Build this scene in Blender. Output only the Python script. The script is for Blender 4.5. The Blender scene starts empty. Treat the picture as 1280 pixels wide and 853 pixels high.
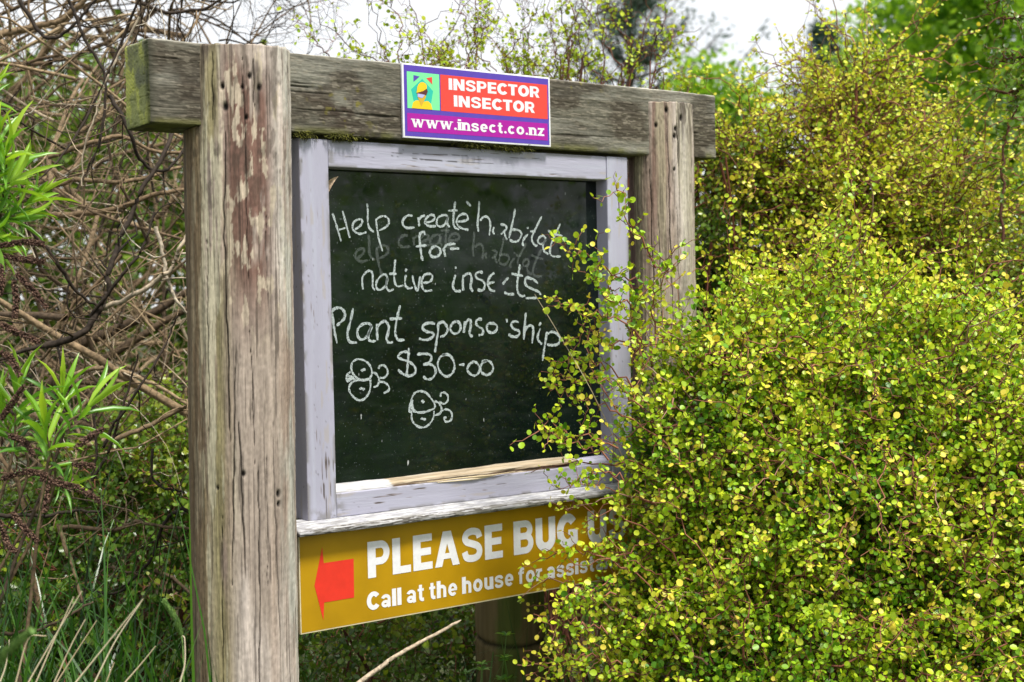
import bpy, math, random
import numpy as np
from mathutils import Matrix, Vector

S = bpy.context.scene
COL = S.collection
R = math.radians

# ------------------------------------------------------------------ camera
cam_d = bpy.data.cameras.new('camera')
cam = bpy.data.objects.new('camera', cam_d)
COL.objects.link(cam)
S.camera = cam
CAM_R = Vector((0.793376, -0.608382, -0.020635)); 
yaw, pitch, roll = R(37.4771), R(-1.5930), R(-1.1827)
fw = Vector((math.sin(yaw)*math.cos(pitch), math.cos(yaw)*math.cos(pitch), math.sin(pitch)))
rt = Vector((math.cos(yaw), -math.sin(yaw), 0)); up = rt.cross(fw)
r2 = rt*math.cos(roll) + up*math.sin(roll); u2 = -rt*math.sin(roll) + up*math.cos(roll)
CAM = Vector((-1.59236, -2.85487, 1.55))
cam.matrix_world = Matrix(((r2.x, u2.x, -fw.x, CAM.x), (r2.y, u2.y, -fw.y, CAM.y), (r2.z, u2.z, -fw.z, CAM.z), (0, 0, 0, 1)))
cam_d.sensor_width = 36; cam_d.lens = 50.0
cam_d.clip_start = .05; cam_d.clip_end = 2000
cam_d.dof.use_dof = True; cam_d.dof.focus_distance = 3.38; cam_d.dof.aperture_fstop = 4.0

# ------------------------------------------------------------------ sky, sun, exposure
SUN_EL, SUN_AZ = R(62), R(176)          # azimuth from +Y towards +X
W = bpy.data.worlds.new('World'); S.world = W; W.use_nodes = True
nt = W.node_tree; nt.nodes.clear()
o_ = nt.nodes.new('ShaderNodeOutputWorld')
sky = nt.nodes.new('ShaderNodeTexSky'); sky.sky_type = 'NISHITA'; sky.sun_disc = False
sky.sun_elevation = SUN_EL; sky.sun_rotation = SUN_AZ
b1 = nt.nodes.new('ShaderNodeBackground'); b1.inputs['Strength'].default_value = .12
nt.links.new(sky.outputs[0], b1.inputs['Color'])
tc = nt.nodes.new('ShaderNodeTexCoord')
nz = nt.nodes.new('ShaderNodeTexNoise'); nz.inputs['Scale'].default_value = 2.2; nz.inputs['Detail'].default_value = 5
nt.links.new(tc.outputs['Generated'], nz.inputs['Vector'])
rp = nt.nodes.new('ShaderNodeValToRGB')
rp.color_ramp.elements[0].position = .3; rp.color_ramp.elements[0].color = (.93, .96, 1, 1)
rp.color_ramp.elements[1].position = .7; rp.color_ramp.elements[1].color = (1.0, 1.0, 1.0, 1)
nt.links.new(nz.outputs['Fac'], rp.inputs['Fac'])
b2 = nt.nodes.new('ShaderNodeBackground'); b2.inputs['Strength'].default_value = .84
nt.links.new(rp.outputs[0], b2.inputs['Color'])
mx = nt.nodes.new('ShaderNodeMixShader'); mx.inputs[0].default_value = .9      # thin bright cloud over nearly all of the sky
nt.links.new(b1.outputs[0], mx.inputs[1]); nt.links.new(b2.outputs[0], mx.inputs[2])
nt.links.new(mx.outputs[0], o_.inputs['Surface'])

sun_d = bpy.data.lights.new('sun', 'SUN'); sun = bpy.data.objects.new('sun', sun_d); COL.objects.link(sun)
sun_d.energy = 4.4; sun_d.angle = R(12); sun_d.color = (1, .96, .88)
sd = Vector((math.sin(SUN_AZ)*math.cos(SUN_EL), math.cos(SUN_AZ)*math.cos(SUN_EL), math.sin(SUN_EL)))
sun.rotation_euler = (-sd).to_track_quat('-Z', 'Y').to_euler()

S.view_settings.view_transform = 'Standard'; S.view_settings.look = 'None'
S.view_settings.gamma = 1; S.view_settings.use_curve_mapping = False
S.view_settings.exposure = 0.45

# ------------------------------------------------------------------ data (metres, world)
CHALK = {
 'help': [
  [(0.1088,1.7648),(0.1151,1.7474),(0.1225,1.7241),(0.1305,1.6995)],
  [(0.1360,1.7712),(0.1435,1.7455),(0.1542,1.7080)],
  [(0.1253,1.7265),(0.1431,1.7314)],
  [(0.1690,1.7283),(0.1802,1.7343),(0.1888,1.7440),(0.1876,1.7515),(0.1765,1.7513),(0.1653,1.7436),(0.1622,1.7317),(0.1688,1.7224),(0.1825,1.7178),(0.2007,1.7221)],
  [(0.2039,1.7898),(0.2056,1.7704),(0.2047,1.7466),(0.2093,1.7312),(0.2216,1.7226)],
  [(0.2275,1.7542),(0.2303,1.7303),(0.2352,1.7041),(0.2443,1.6766)],
  [(0.2275,1.7518),(0.2395,1.7592),(0.2537,1.7607),(0.2634,1.7536),(0.2631,1.7428),(0.2515,1.7330),(0.2358,1.7268)],
 ],
 'create': [
  [(0.3328,1.7635),(0.3212,1.7644),(0.3094,1.7581),(0.3033,1.7471),(0.3074,1.7375),(0.3189,1.7336),(0.3379,1.7356)],
  [(0.3488,1.7601),(0.3508,1.7492),(0.3517,1.7382)],
  [(0.3510,1.7541),(0.3591,1.7620),(0.3695,1.7647)],
  [(0.3691,1.7483),(0.3839,1.7498),(0.3975,1.7574),(0.3947,1.7659),(0.3828,1.7657),(0.3722,1.7569),(0.3691,1.7483),(0.3748,1.7410),(0.3866,1.7388),(0.4015,1.7397)],
  [(0.4382,1.7656),(0.4247,1.7673),(0.4095,1.7613),(0.4033,1.7501),(0.4075,1.7403),(0.4195,1.7393),(0.4302,1.7469),(0.4376,1.7631),(0.4354,1.7482),(0.4420,1.7372)],
  [(0.4611,1.8021),(0.4568,1.7784),(0.4537,1.7535),(0.4572,1.7386),(0.4708,1.7319)],
  [(0.4386,1.7785),(0.4675,1.7796)],
  [(0.4667,1.7517),(0.4867,1.7536),(0.4986,1.7593),(0.4948,1.7692),(0.4826,1.7710),(0.4686,1.7637),(0.4637,1.7512),(0.4695,1.7401),(0.4831,1.7340),(0.4994,1.7318)],
  [(0.4942,1.8030),(0.5087,1.7916)],
 ],
 'habitat': [
  [(0.5352,1.8040),(0.5329,1.7776),(0.5284,1.7473),(0.5310,1.7277)],
  [(0.5364,1.7550),(0.5460,1.7640),(0.5586,1.7655),(0.5672,1.7555),(0.5681,1.7404),(0.5643,1.7185)],
  [(0.5801,1.7405),(0.5760,1.7303),(0.5805,1.7215)],
  [(0.6010,1.7472),(0.6153,1.7449),(0.6200,1.7373),(0.6117,1.7296),(0.6013,1.7218)],
  [(0.6117,1.7283),(0.6153,1.7181),(0.6201,1.7074)],
  [(0.6487,1.7878),(0.6433,1.7646),(0.6344,1.7363),(0.6267,1.7118)],
  [(0.6295,1.7311),(0.6441,1.7344),(0.6619,1.7315),(0.6672,1.7213),(0.6580,1.7070),(0.6433,1.7030),(0.6289,1.7080)],
  [(0.6896,1.7229),(0.6778,1.7137),(0.6709,1.7007),(0.6746,1.6917)],
  [(0.6884,1.7417),(0.6899,1.7371)],
  [(0.7366,1.7703),(0.7199,1.7453),(0.7026,1.7165),(0.7055,1.7010),(0.7153,1.6933),(0.7203,1.6959)],
  [(0.6964,1.7307),(0.7146,1.7304)],
  [(0.7491,1.7118),(0.7393,1.7196),(0.7275,1.7155),(0.7216,1.7064),(0.7270,1.6986),(0.7388,1.7000),(0.7474,1.7092),(0.7387,1.6961),(0.7416,1.6805),(0.7565,1.6714)],
  [(0.7986,1.7518),(0.7798,1.7227),(0.7656,1.6963),(0.7617,1.6753),(0.7716,1.6662),(0.7981,1.6663)],
  [(0.7564,1.7334),(0.7798,1.7240),(0.8053,1.7203)],
 ],
 'for': [
  [(0.3682,1.7177),(0.3654,1.7238),(0.3581,1.7237),(0.3520,1.7150),(0.3534,1.6906),(0.3565,1.6662),(0.3600,1.6540)],
  [(0.3395,1.6886),(0.3720,1.6920)],
  [(0.3957,1.6897),(0.3851,1.6835),(0.3812,1.6724),(0.3890,1.6638),(0.4040,1.6651),(0.4132,1.6750),(0.4090,1.6861),(0.3957,1.6909)],
  [(0.4225,1.6862),(0.4252,1.6738),(0.4280,1.6640)],
  [(0.4241,1.6862),(0.4333,1.6937),(0.4516,1.6963),(0.4591,1.6951)],
  [(0.4421,1.6838),(0.4695,1.6845)],
 ],
 'native': [
  [(0.1872,1.5861),(0.1856,1.5992),(0.1866,1.6146),(0.1966,1.6265),(0.2079,1.6300),(0.2147,1.6228),(0.2148,1.6061),(0.2144,1.5918),(0.2206,1.5834)],
  [(0.2568,1.6142),(0.2499,1.6215),(0.2370,1.6167),(0.2263,1.6048),(0.2237,1.5917),(0.2305,1.5845),(0.2433,1.5879),(0.2535,1.5986),(0.2567,1.6130),(0.2520,1.5938),(0.2602,1.5817),(0.2740,1.5856)],
  [(0.2799,1.6575),(0.2774,1.6370),(0.2754,1.6177),(0.2778,1.6008),(0.2848,1.5923),(0.3021,1.5945)],
  [(0.2618,1.6226),(0.2827,1.6225)],
  [(0.3100,1.6200),(0.3068,1.6078),(0.3079,1.5933),(0.3178,1.5871),(0.3290,1.5894)],
  [(0.3119,1.6345),(0.3079,1.6277)],
  [(0.3289,1.6187),(0.3314,1.6028),(0.3425,1.5820),(0.3508,1.6161)],
  [(0.3562,1.6002),(0.3740,1.6012),(0.3845,1.6073),(0.3863,1.6184),(0.3745,1.6221),(0.3626,1.6185),(0.3555,1.6051),(0.3560,1.5904),(0.3645,1.5805),(0.3853,1.5815)],
 ],
 'insects': [
  [(0.4571,1.6192),(0.4506,1.6018),(0.4487,1.5894),(0.4561,1.5794),(0.4735,1.5787)],
  [(0.4577,1.6396),(0.4584,1.6342)],
  [(0.4807,1.6191),(0.4789,1.5991),(0.4796,1.5791)],
  [(0.4806,1.6141),(0.4925,1.6216),(0.5032,1.6203),(0.5060,1.6064),(0.5024,1.5889),(0.5098,1.5762)],
  [(0.5417,1.6239),(0.5314,1.6264),(0.5188,1.6202),(0.5232,1.6101),(0.5402,1.6037),(0.5471,1.5922),(0.5396,1.5797),(0.5240,1.5811)],
  [(0.5777,1.6237),(0.5674,1.6174),(0.5585,1.6061),(0.5572,1.5934),(0.5648,1.5806),(0.5790,1.5767)],
  [(0.5589,1.5972),(0.5780,1.6003)],
  [(0.6231,1.6107),(0.6133,1.6044),(0.6034,1.5942)],
  [(0.6077,1.5738),(0.6220,1.5685),(0.6398,1.5690)],
  [(0.6613,1.6453),(0.6569,1.6260),(0.6521,1.6028),(0.6506,1.5822),(0.6560,1.5680),(0.6674,1.5627),(0.6756,1.5652)],
  [(0.6331,1.6214),(0.6508,1.6183),(0.6704,1.6156)],
  [(0.7194,1.5958),(0.7031,1.6063),(0.6834,1.6116),(0.6766,1.6026),(0.6812,1.5897),(0.7024,1.5804),(0.7205,1.5737),(0.7286,1.5657)],
  [(0.6771,1.5574),(0.7151,1.5581)],
  [(0.6833,1.6090),(0.7064,1.6071)],
 ],
 'plant': [
  [(0.1006,1.5368),(0.1043,1.5039),(0.1077,1.4827),(0.1125,1.4603)],
  [(0.1011,1.5368),(0.1107,1.5424),(0.1243,1.5429),(0.1349,1.5326),(0.1345,1.5196),(0.1247,1.5104),(0.1123,1.5014)],
  [(0.1584,1.5415),(0.1507,1.5121),(0.1417,1.4840),(0.1440,1.4674),(0.1507,1.4613),(0.1671,1.4600)],
  [(0.2085,1.4988),(0.1989,1.5050),(0.1835,1.5030),(0.1708,1.4927),(0.1690,1.4785),(0.1770,1.4675),(0.1895,1.4695),(0.2025,1.4834),(0.2085,1.4988),(0.1996,1.4799),(0.2006,1.4656),(0.2089,1.4617),(0.2201,1.4626)],
  [(0.2240,1.5031),(0.2235,1.4840),(0.2244,1.4636)],
  [(0.2253,1.4959),(0.2354,1.5053),(0.2468,1.5086),(0.2564,1.4975),(0.2546,1.4807),(0.2499,1.4664),(0.2567,1.4565),(0.2682,1.4585)],
  [(0.2907,1.5462),(0.2828,1.5210),(0.2764,1.4945),(0.2758,1.4752),(0.2841,1.4628),(0.3014,1.4623)],
  [(0.2597,1.5138),(0.2956,1.5146)],
 ],
 'sponsorship': [
  [(0.3920,1.4988),(0.3772,1.5016),(0.3609,1.4984),(0.3547,1.4900),(0.3648,1.4811),(0.3840,1.4768),(0.3868,1.4693),(0.3732,1.4612),(0.3554,1.4605),(0.3437,1.4646)],
  [(0.4011,1.5010),(0.4005,1.4788),(0.3954,1.4567),(0.3902,1.4285)],
  [(0.4010,1.4986),(0.4161,1.5026),(0.4264,1.4929),(0.4292,1.4817),(0.4198,1.4696),(0.4061,1.4663)],
  [(0.4586,1.5033),(0.4463,1.4999),(0.4375,1.4864),(0.4441,1.4750),(0.4578,1.4734),(0.4688,1.4843),(0.4661,1.4981),(0.4556,1.5046)],
  [(0.4816,1.5027),(0.4812,1.4890),(0.4778,1.4740)],
  [(0.4813,1.4915),(0.4909,1.5050),(0.5002,1.5035),(0.4998,1.4885),(0.4962,1.4710),(0.5053,1.4631)],
  [(0.5361,1.5064),(0.5236,1.5067),(0.5165,1.4993),(0.5231,1.4891),(0.5370,1.4811),(0.5367,1.4697),(0.5241,1.4663)],
  [(0.5673,1.4955),(0.5546,1.4946),(0.5503,1.4845),(0.5541,1.4756),(0.5683,1.4713),(0.5812,1.4786),(0.5815,1.4901),(0.5674,1.4968)],
  [(0.6139,1.5058),(0.6159,1.4968)],
  [(0.6542,1.4959),(0.6396,1.4988),(0.6287,1.4927),(0.6343,1.4809),(0.6520,1.4740),(0.6550,1.4662),(0.6434,1.4588),(0.6241,1.4620),(0.6226,1.4684)],
  [(0.6771,1.5199),(0.6730,1.4889),(0.6684,1.4502)],
  [(0.6732,1.4734),(0.6834,1.4848),(0.6966,1.4857),(0.7006,1.4726),(0.6955,1.4403)],
  [(0.7247,1.4784),(0.7159,1.4617),(0.7156,1.4487),(0.7287,1.4365)],
  [(0.7268,1.4940),(0.7199,1.4851)],
  [(0.7463,1.4686),(0.7406,1.4453),(0.7350,1.4219),(0.7292,1.3934)],
  [(0.7478,1.4634),(0.7631,1.4682),(0.7799,1.4624),(0.7898,1.4489),(0.7827,1.4360),(0.7656,1.4326),(0.7454,1.4354)],
 ],
 'price': [
  [(0.3164,1.4265),(0.3050,1.4330),(0.2905,1.4311),(0.2816,1.4218),(0.2929,1.4152),(0.3130,1.4083),(0.3287,1.3967),(0.3313,1.3831),(0.3208,1.3750),(0.3063,1.3745),(0.2920,1.3813),(0.2807,1.3908)],
  [(0.3133,1.4424),(0.3102,1.4109),(0.3048,1.3734)],
  [(0.3368,1.4257),(0.3545,1.4262),(0.3722,1.4243),(0.3794,1.4166),(0.3732,1.4058),(0.3538,1.3992)],
  [(0.3538,1.3992),(0.3745,1.3996),(0.3877,1.3916),(0.3903,1.3779),(0.3795,1.3648),(0.3646,1.3631),(0.3530,1.3710)],
  [(0.4215,1.4224),(0.4063,1.4168),(0.3978,1.4023),(0.4010,1.3848),(0.4141,1.3706),(0.4276,1.3674),(0.4415,1.3755),(0.4480,1.3901),(0.4439,1.4078),(0.4306,1.4208),(0.4110,1.4215)],
  [(0.4618,1.3945),(0.4787,1.3945)],
  [(0.5068,1.4014),(0.4942,1.3944),(0.4867,1.3821),(0.4951,1.3704),(0.5105,1.3652),(0.5232,1.3742),(0.5251,1.3867),(0.5160,1.3972),(0.5052,1.4015)],
  [(0.5490,1.4014),(0.5348,1.3964),(0.5272,1.3841),(0.5325,1.3712),(0.5481,1.3649),(0.5625,1.3711),(0.5675,1.3823),(0.5615,1.3953),(0.5490,1.4014),(0.5317,1.4003)],
 ],
 'bug_a': [
  [(0.1675,1.4216),(0.1535,1.4139),(0.1495,1.3998),(0.1554,1.3853),(0.1689,1.3740),(0.1854,1.3703),(0.1995,1.3737),(0.2068,1.3865),(0.2017,1.4035),(0.1881,1.4160),(0.1675,1.4216)],
  [(0.2009,1.3736),(0.2018,1.3557),(0.1971,1.3392),(0.1856,1.3267),(0.1716,1.3227),(0.1580,1.3283),(0.1460,1.3408),(0.1422,1.3540),(0.1494,1.3655),(0.1647,1.3707),(0.1813,1.3698),(0.1994,1.3725)],
  [(0.1750,1.3939),(0.1889,1.3957)],
  [(0.1777,1.3914),(0.1862,1.3982)],
  [(0.1696,1.3502),(0.1862,1.3493)],
  [(0.1739,1.3535),(0.1834,1.3459)],
  [(0.1474,1.3916),(0.1376,1.3850),(0.1360,1.3756),(0.1412,1.3671)],
  [(0.1387,1.3755),(0.1606,1.3744)],
  [(0.1403,1.3825),(0.1566,1.3782)],
  [(0.1413,1.3695),(0.1511,1.3761)],
  [(0.2096,1.3876),(0.2193,1.3823),(0.2260,1.3688),(0.2214,1.3558),(0.2101,1.3516)],
  [(0.2253,1.3952),(0.2283,1.4011),(0.2397,1.4030),(0.2494,1.3941),(0.2504,1.3820),(0.2403,1.3734),(0.2275,1.3735)],
  [(0.2273,1.3639),(0.2400,1.3621),(0.2525,1.3530),(0.2522,1.3421),(0.2378,1.3357)],
 ],
 'bug_b': [
  [(0.3418,1.3360),(0.3269,1.3307),(0.3178,1.3154),(0.3202,1.2981),(0.3301,1.2853),(0.3506,1.2827),(0.3715,1.2863),(0.3850,1.2917),(0.3853,1.3015),(0.3752,1.3157),(0.3608,1.3301),(0.3418,1.3360)],
  [(0.3833,1.2844),(0.3814,1.2696),(0.3721,1.2555),(0.3570,1.2466),(0.3408,1.2466),(0.3264,1.2549),(0.3179,1.2665),(0.3169,1.2837)],
  [(0.3162,1.3106),(0.3114,1.2962),(0.3111,1.2840)],
  [(0.3221,1.3151),(0.3158,1.2960),(0.3273,1.2879)],
  [(0.3190,1.3055),(0.3215,1.2932)],
  [(0.3126,1.2864),(0.3301,1.2853)],
  [(0.3455,1.3113),(0.3557,1.3082)],
  [(0.3500,1.3135),(0.3512,1.3048)],
  [(0.3428,1.2673),(0.3590,1.2650)],
  [(0.3458,1.2695),(0.3560,1.2627)],
  [(0.3855,1.3089),(0.3987,1.3020),(0.4059,1.2891),(0.4011,1.2770),(0.3845,1.2732)],
  [(0.4037,1.3178),(0.4054,1.3264),(0.4160,1.3275),(0.4257,1.3190),(0.4245,1.3066),(0.4137,1.2998),(0.3988,1.3057)],
  [(0.4073,1.2828),(0.4179,1.2859),(0.4314,1.2813),(0.4372,1.2697),(0.4323,1.2576),(0.4186,1.2548),(0.4128,1.2639),(0.4204,1.2658)],
 ],
}
LIMBS = [
 (0.009,0.15,[(-0.306,0.820,1.459),(-0.254,0.781,1.480),(-0.204,0.769,1.529),(-0.166,0.768,1.597),(-0.150,0.770,1.661),(-0.102,0.800,1.758),(-0.035,0.816,1.878),(0.041,0.825,2.002),(0.118,0.897,2.147)]),
 (0.006,0.15,[(-0.306,0.820,1.459),(-0.350,0.853,1.449),(-0.416,0.903,1.426)]),
 (0.005,0.12,[(-0.204,0.769,1.529),(-0.145,0.703,1.627),(-0.089,0.687,1.693),(-0.045,0.694,1.795)]),
 (0.006,0.15,[(-0.357,0.743,1.761),(-0.319,0.738,1.711),(-0.267,0.746,1.639),(-0.224,0.762,1.588),(-0.193,0.762,1.562)]),
 (0.007,0.9,[(-0.182,0.791,1.556),(-0.148,0.765,1.566),(-0.092,0.686,1.606),(-0.049,0.629,1.646),(-0.024,0.612,1.691),(-0.008,0.601,1.732),(0.047,0.624,1.793)]),
 (0.0055,0.95,[(-0.057,0.664,1.762),(-0.044,0.652,1.688),(-0.030,0.639,1.610),(-0.011,0.622,1.541),(0.024,0.631,1.487)]),
 (0.003,0.9,[(-0.163,0.486,2.271),(-0.208,0.518,2.180),(-0.244,0.542,2.102),(-0.267,0.557,2.022),(-0.297,0.577,1.918),(-0.307,0.582,1.842)]),
 (0.011,0.6,[(-0.245,1.434,2.350),(-0.207,1.406,2.358),(-0.144,1.359,2.382),(-0.080,1.310,2.392),(-0.017,1.263,2.443),(0.042,1.220,2.512)]),
 (0.006,0.1,[(-0.076,0.920,2.136),(-0.045,0.892,2.037),(-0.005,0.922,1.954),(0.071,0.925,1.935),(0.180,0.972,2.035)]),
 (0.007,0.55,[(-0.177,1.118,1.986),(-0.086,1.050,2.029),(0.006,1.043,2.056),(0.115,1.021,2.014),(0.225,0.936,2.022)]),
 (0.008,0.6,[(-0.163,1.230,1.894),(-0.071,1.160,1.919),(0.039,1.076,1.912),(0.211,1.071,1.953)]),
 (0.009,0.55,[(-0.112,1.315,1.831),(0.019,1.214,1.839),(0.152,1.114,1.895),(0.265,1.028,1.904)]),
 (0.007,0.7,[(-0.144,1.071,1.367),(-0.054,1.002,1.382),(0.034,0.933,1.339),(0.130,0.858,1.281)]),
 (0.008,0.6,[(-0.133,1.055,1.164),(-0.025,0.973,1.195),(0.066,0.905,1.249),(0.139,0.851,1.292)]),
 (0.016,0.35,[(0.080,1.905,1.305),(0.233,1.790,1.382),(0.365,1.693,1.486),(0.519,1.579,1.590)]),
 (0.02,0.3,[(0.244,2.036,1.432),(0.403,1.917,1.513),(0.563,1.798,1.621)]),
 (0.004,0.2,[(-0.258,0.645,1.121),(-0.214,0.615,1.231),(-0.177,0.592,1.362),(-0.159,0.580,1.432)]),
 (0.004,0.15,[(-0.231,0.627,1.201),(-0.196,0.603,1.281),(-0.145,0.567,1.361),(-0.064,0.572,1.480),(-0.046,0.560,1.541)]),
 (0.0045,0.1,[(-0.102,0.397,1.039),(-0.124,0.414,1.049),(-0.155,0.436,1.021),(-0.176,0.450,0.946),(-0.204,0.470,0.896),(-0.246,0.501,0.850),(-0.308,0.549,0.859),(-0.321,0.558,0.871)]),
 (0.003,0.3,[(-0.204,0.470,0.896),(-0.247,0.503,0.907),(-0.282,0.530,0.910),(-0.300,0.543,0.881)]),
 (0.006,0.6,[(-0.383,0.549,1.034),(-0.368,0.535,0.965),(-0.356,0.524,0.922),(-0.343,0.511,0.844)]),
 (0.005,0.15,[(-0.509,0.583,1.065),(-0.456,0.543,1.066),(-0.404,0.503,1.068),(-0.357,0.467,1.074),(-0.311,0.432,1.071)]),
 (0.0055,0.4,[(-0.366,0.598,1.016),(-0.314,0.558,1.013),(-0.264,0.520,1.014),(-0.220,0.487,1.028),(-0.183,0.458,1.025),(-0.095,0.391,1.023)]),
 (0.004,0.3,[(-0.613,0.278,0.850),(-0.578,0.251,0.856),(-0.534,0.217,0.869),(-0.480,0.177,0.899),(-0.452,0.156,0.916)]),
 (0.004,0.1,[(-0.134,0.553,1.199),(-0.129,0.546,1.117),(-0.098,0.521,1.096),(-0.069,0.499,1.083)]),
 (0.004,0.15,[(-0.251,0.647,1.323),(-0.244,0.637,1.201),(-0.250,0.639,1.121)]),
 (0.005,0.12,[(-0.155,0.989,2.402),(-0.123,0.961,2.313),(-0.082,0.927,2.224),(-0.077,0.920,2.125),(-0.108,0.938,1.984),(-0.154,0.971,1.886)]),
 (0.006,0.1,[(-0.225,1.170,2.426),(-0.166,1.121,2.312),(-0.103,1.073,2.333),(-0.046,1.033,2.422)]),
 (0.008,0.25,[(0.331,1.248,2.429),(0.431,1.173,2.481),(0.507,1.112,2.399),(0.606,1.037,2.422),(0.698,0.970,2.518)]),
 (0.006,0.2,[(0.196,1.354,2.507),(0.264,1.301,2.475),(0.343,1.241,2.483),(0.413,1.188,2.526)]),
]
SPRIGS = [
 [(0.661,-0.406,1.464),(0.598,-0.394,1.503),(0.535,-0.383,1.519),(0.480,-0.378,1.533),(0.426,-0.374,1.552)],
 [(0.697,-0.371,1.595),(0.632,-0.359,1.605),(0.570,-0.347,1.652),(0.514,-0.342,1.667),(0.459,-0.337,1.681)],
 [(0.710,-0.413,1.631),(0.662,-0.412,1.687),(0.607,-0.405,1.760),(0.582,-0.421,1.813)],
 [(0.680,-0.355,1.349),(0.602,-0.331,1.399),(0.538,-0.320,1.411),(0.474,-0.309,1.395)],
 [(0.664,-0.342,1.273),(0.586,-0.318,1.315),(0.522,-0.307,1.328),(0.467,-0.301,1.343)],
 [(0.591,-0.394,1.207),(0.521,-0.377,1.239),(0.458,-0.367,1.237),(0.404,-0.362,1.255)],
 [(0.571,-0.389,1.189),(0.494,-0.366,1.222),(0.439,-0.362,1.244),(0.383,-0.355,1.275)],
 [(0.688,-0.333,0.897),(0.609,-0.309,0.939),(0.545,-0.297,0.955),(0.482,-0.286,0.961)],
 [(0.600,-0.375,0.887),(0.543,-0.369,0.884),(0.487,-0.364,0.882),(0.438,-0.365,0.862)],
 [(0.579,-0.368,0.776),(0.516,-0.356,0.802),(0.453,-0.346,0.820),(0.387,-0.332,0.837)],
 [(0.682,-0.306,0.671),(0.602,-0.282,0.700),(0.537,-0.270,0.699),(0.490,-0.270,0.754)],
 [(0.684,-0.381,1.425),(0.651,-0.391,1.501),(0.647,-0.424,1.557),(0.702,-0.501,1.628)],
 [(0.705,-0.329,1.404),(0.702,-0.362,1.462),(0.640,-0.349,1.558),(0.592,-0.348,1.605)],
 [(0.730,-0.414,1.443),(0.689,-0.418,1.519),(0.701,-0.462,1.611),(0.689,-0.489,1.665)],
 [(0.702,-0.362,1.462),(0.621,-0.338,1.446),(0.566,-0.332,1.476),(0.501,-0.321,1.450)],
 [(0.640,-0.404,1.539),(0.577,-0.392,1.558),(0.536,-0.398,1.595),(0.525,-0.426,1.631)],
 [(0.696,-0.364,1.291),(0.633,-0.351,1.351),(0.561,-0.334,1.364),(0.491,-0.317,1.376)],
 [(0.684,-0.316,1.117),(0.619,-0.304,1.141),(0.561,-0.298,1.127),(0.504,-0.292,1.113)],
 [(0.625,-0.346,0.860),(0.560,-0.334,0.848),(0.512,-0.334,0.865),(0.455,-0.329,0.844)],
]
B_MAIN = [(1.279,-0.287,0.952,0.42,0.61), (1.563,-0.314,1.013,0.52,0.62), (1.683,-0.538,0.826,0.5,0.55), (1.036,-0.302,0.609,0.3,0.36), (1.239,-0.397,0.530,0.52,0.5), (1.660,-0.660,0.464,0.5,0.5), (1.095,-0.240,1.135,0.21,0.3)]
B_TOP = [(2.116,0.168,1.676,0.34,0.38), (2.137,0.163,1.977,0.18,0.3), (1.887,0.354,1.957,0.15,0.22), (2.323,0.072,1.660,0.22,0.26), (2.158,0.154,2.185,0.09,0.17)]
B_SHADE = [(1.890,0.469,1.714,0.24,0.36), (2.050,0.461,1.415,0.35,0.5), (1.836,0.557,1.259,0.3,0.5)]
B_RIGHT = [(2.388,-0.181,1.255,0.42,0.42), (2.345,-0.348,0.965,0.45,0.5), (2.614,0.093,1.455,0.4,0.3)]
B_BACK = [(1.289,0.880,2.097,0.55,0.16)]
B_LOW = [(0.409,0.554,0.532,0.28,0.2), (0.718,0.752,0.341,0.3,0.25), (0.950,0.828,0.408,0.3,0.25)]
B_LEFT = [(0.127,1.282,0.735,0.36,0.4), (-0.082,1.502,0.632,0.4,0.35), (0.277,1.366,1.008,0.3,0.25)]
STRAWS = [
 [(-0.749,-0.310,0.886),(-0.719,-0.331,0.947),(-0.668,-0.367,1.047)],
 [(-0.722,-0.269,0.872),(-0.690,-0.290,0.956),(-0.662,-0.309,1.027)],
 [(-0.678,-0.240,0.859),(-0.650,-0.259,0.929),(-0.628,-0.274,0.975)],
 [(-0.657,-0.193,0.845),(-0.626,-0.215,0.902),(-0.593,-0.238,0.961)],
 [(-0.682,-0.362,0.884),(-0.640,-0.392,0.945),(-0.581,-0.434,1.031)],
 [(-0.637,-0.334,0.870),(-0.603,-0.357,0.947),(-0.564,-0.385,1.016)],
 [(-0.573,-0.320,0.856),(-0.550,-0.336,0.887),(-0.526,-0.354,0.922)],
 [(-0.582,-0.250,0.844),(-0.576,-0.255,0.863),(-0.569,-0.259,0.881)],
 [(-0.767,-0.296,0.886),(-0.747,-0.309,0.962),(-0.721,-0.329,0.968)],
 [(-0.774,-0.229,0.874),(-0.764,-0.235,0.907),(-0.758,-0.238,0.951)],
 [(-0.492,-0.382,0.854),(-0.484,-0.387,0.888),(-0.483,-0.387,0.933),(-0.486,-0.384,0.940)],
]
HEBE_A = (-0.593,0.170,1.820)
HEBE_A0 = (-0.674,0.347,1.500)
HEBE_B = (-0.565,0.067,1.300)
HEBE_B2 = (-0.604,0.163,1.364)
HEAD1 = (-0.408,-0.128,0.953)
HEAD1b = (-0.391,-0.143,0.915)
HEAD1c = (-0.383,-0.150,0.883)
HEAD1d = (-0.380,-0.156,0.776)
HEAD2 = (-0.962,-0.958,1.120)
HEAD2b = (-0.993,-0.935,1.086)
HEAD2c = (-1.020,-0.916,1.038)
STK1 = (0.101,-0.024,0.665)
STK2 = (0.180,-0.058,0.720)
STK3 = (0.244,-0.081,0.751)
STK4 = (0.335,-0.123,0.797)
STUMP = (0.870,0.395,0.668)
STRAWtop = (0.460,-0.268,1.566)
STRAWb = (0.503,-0.305,1.468)
STRAWc = (0.578,-0.342,1.316)
STRAWd = (1.010,-0.016,1.017)
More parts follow.
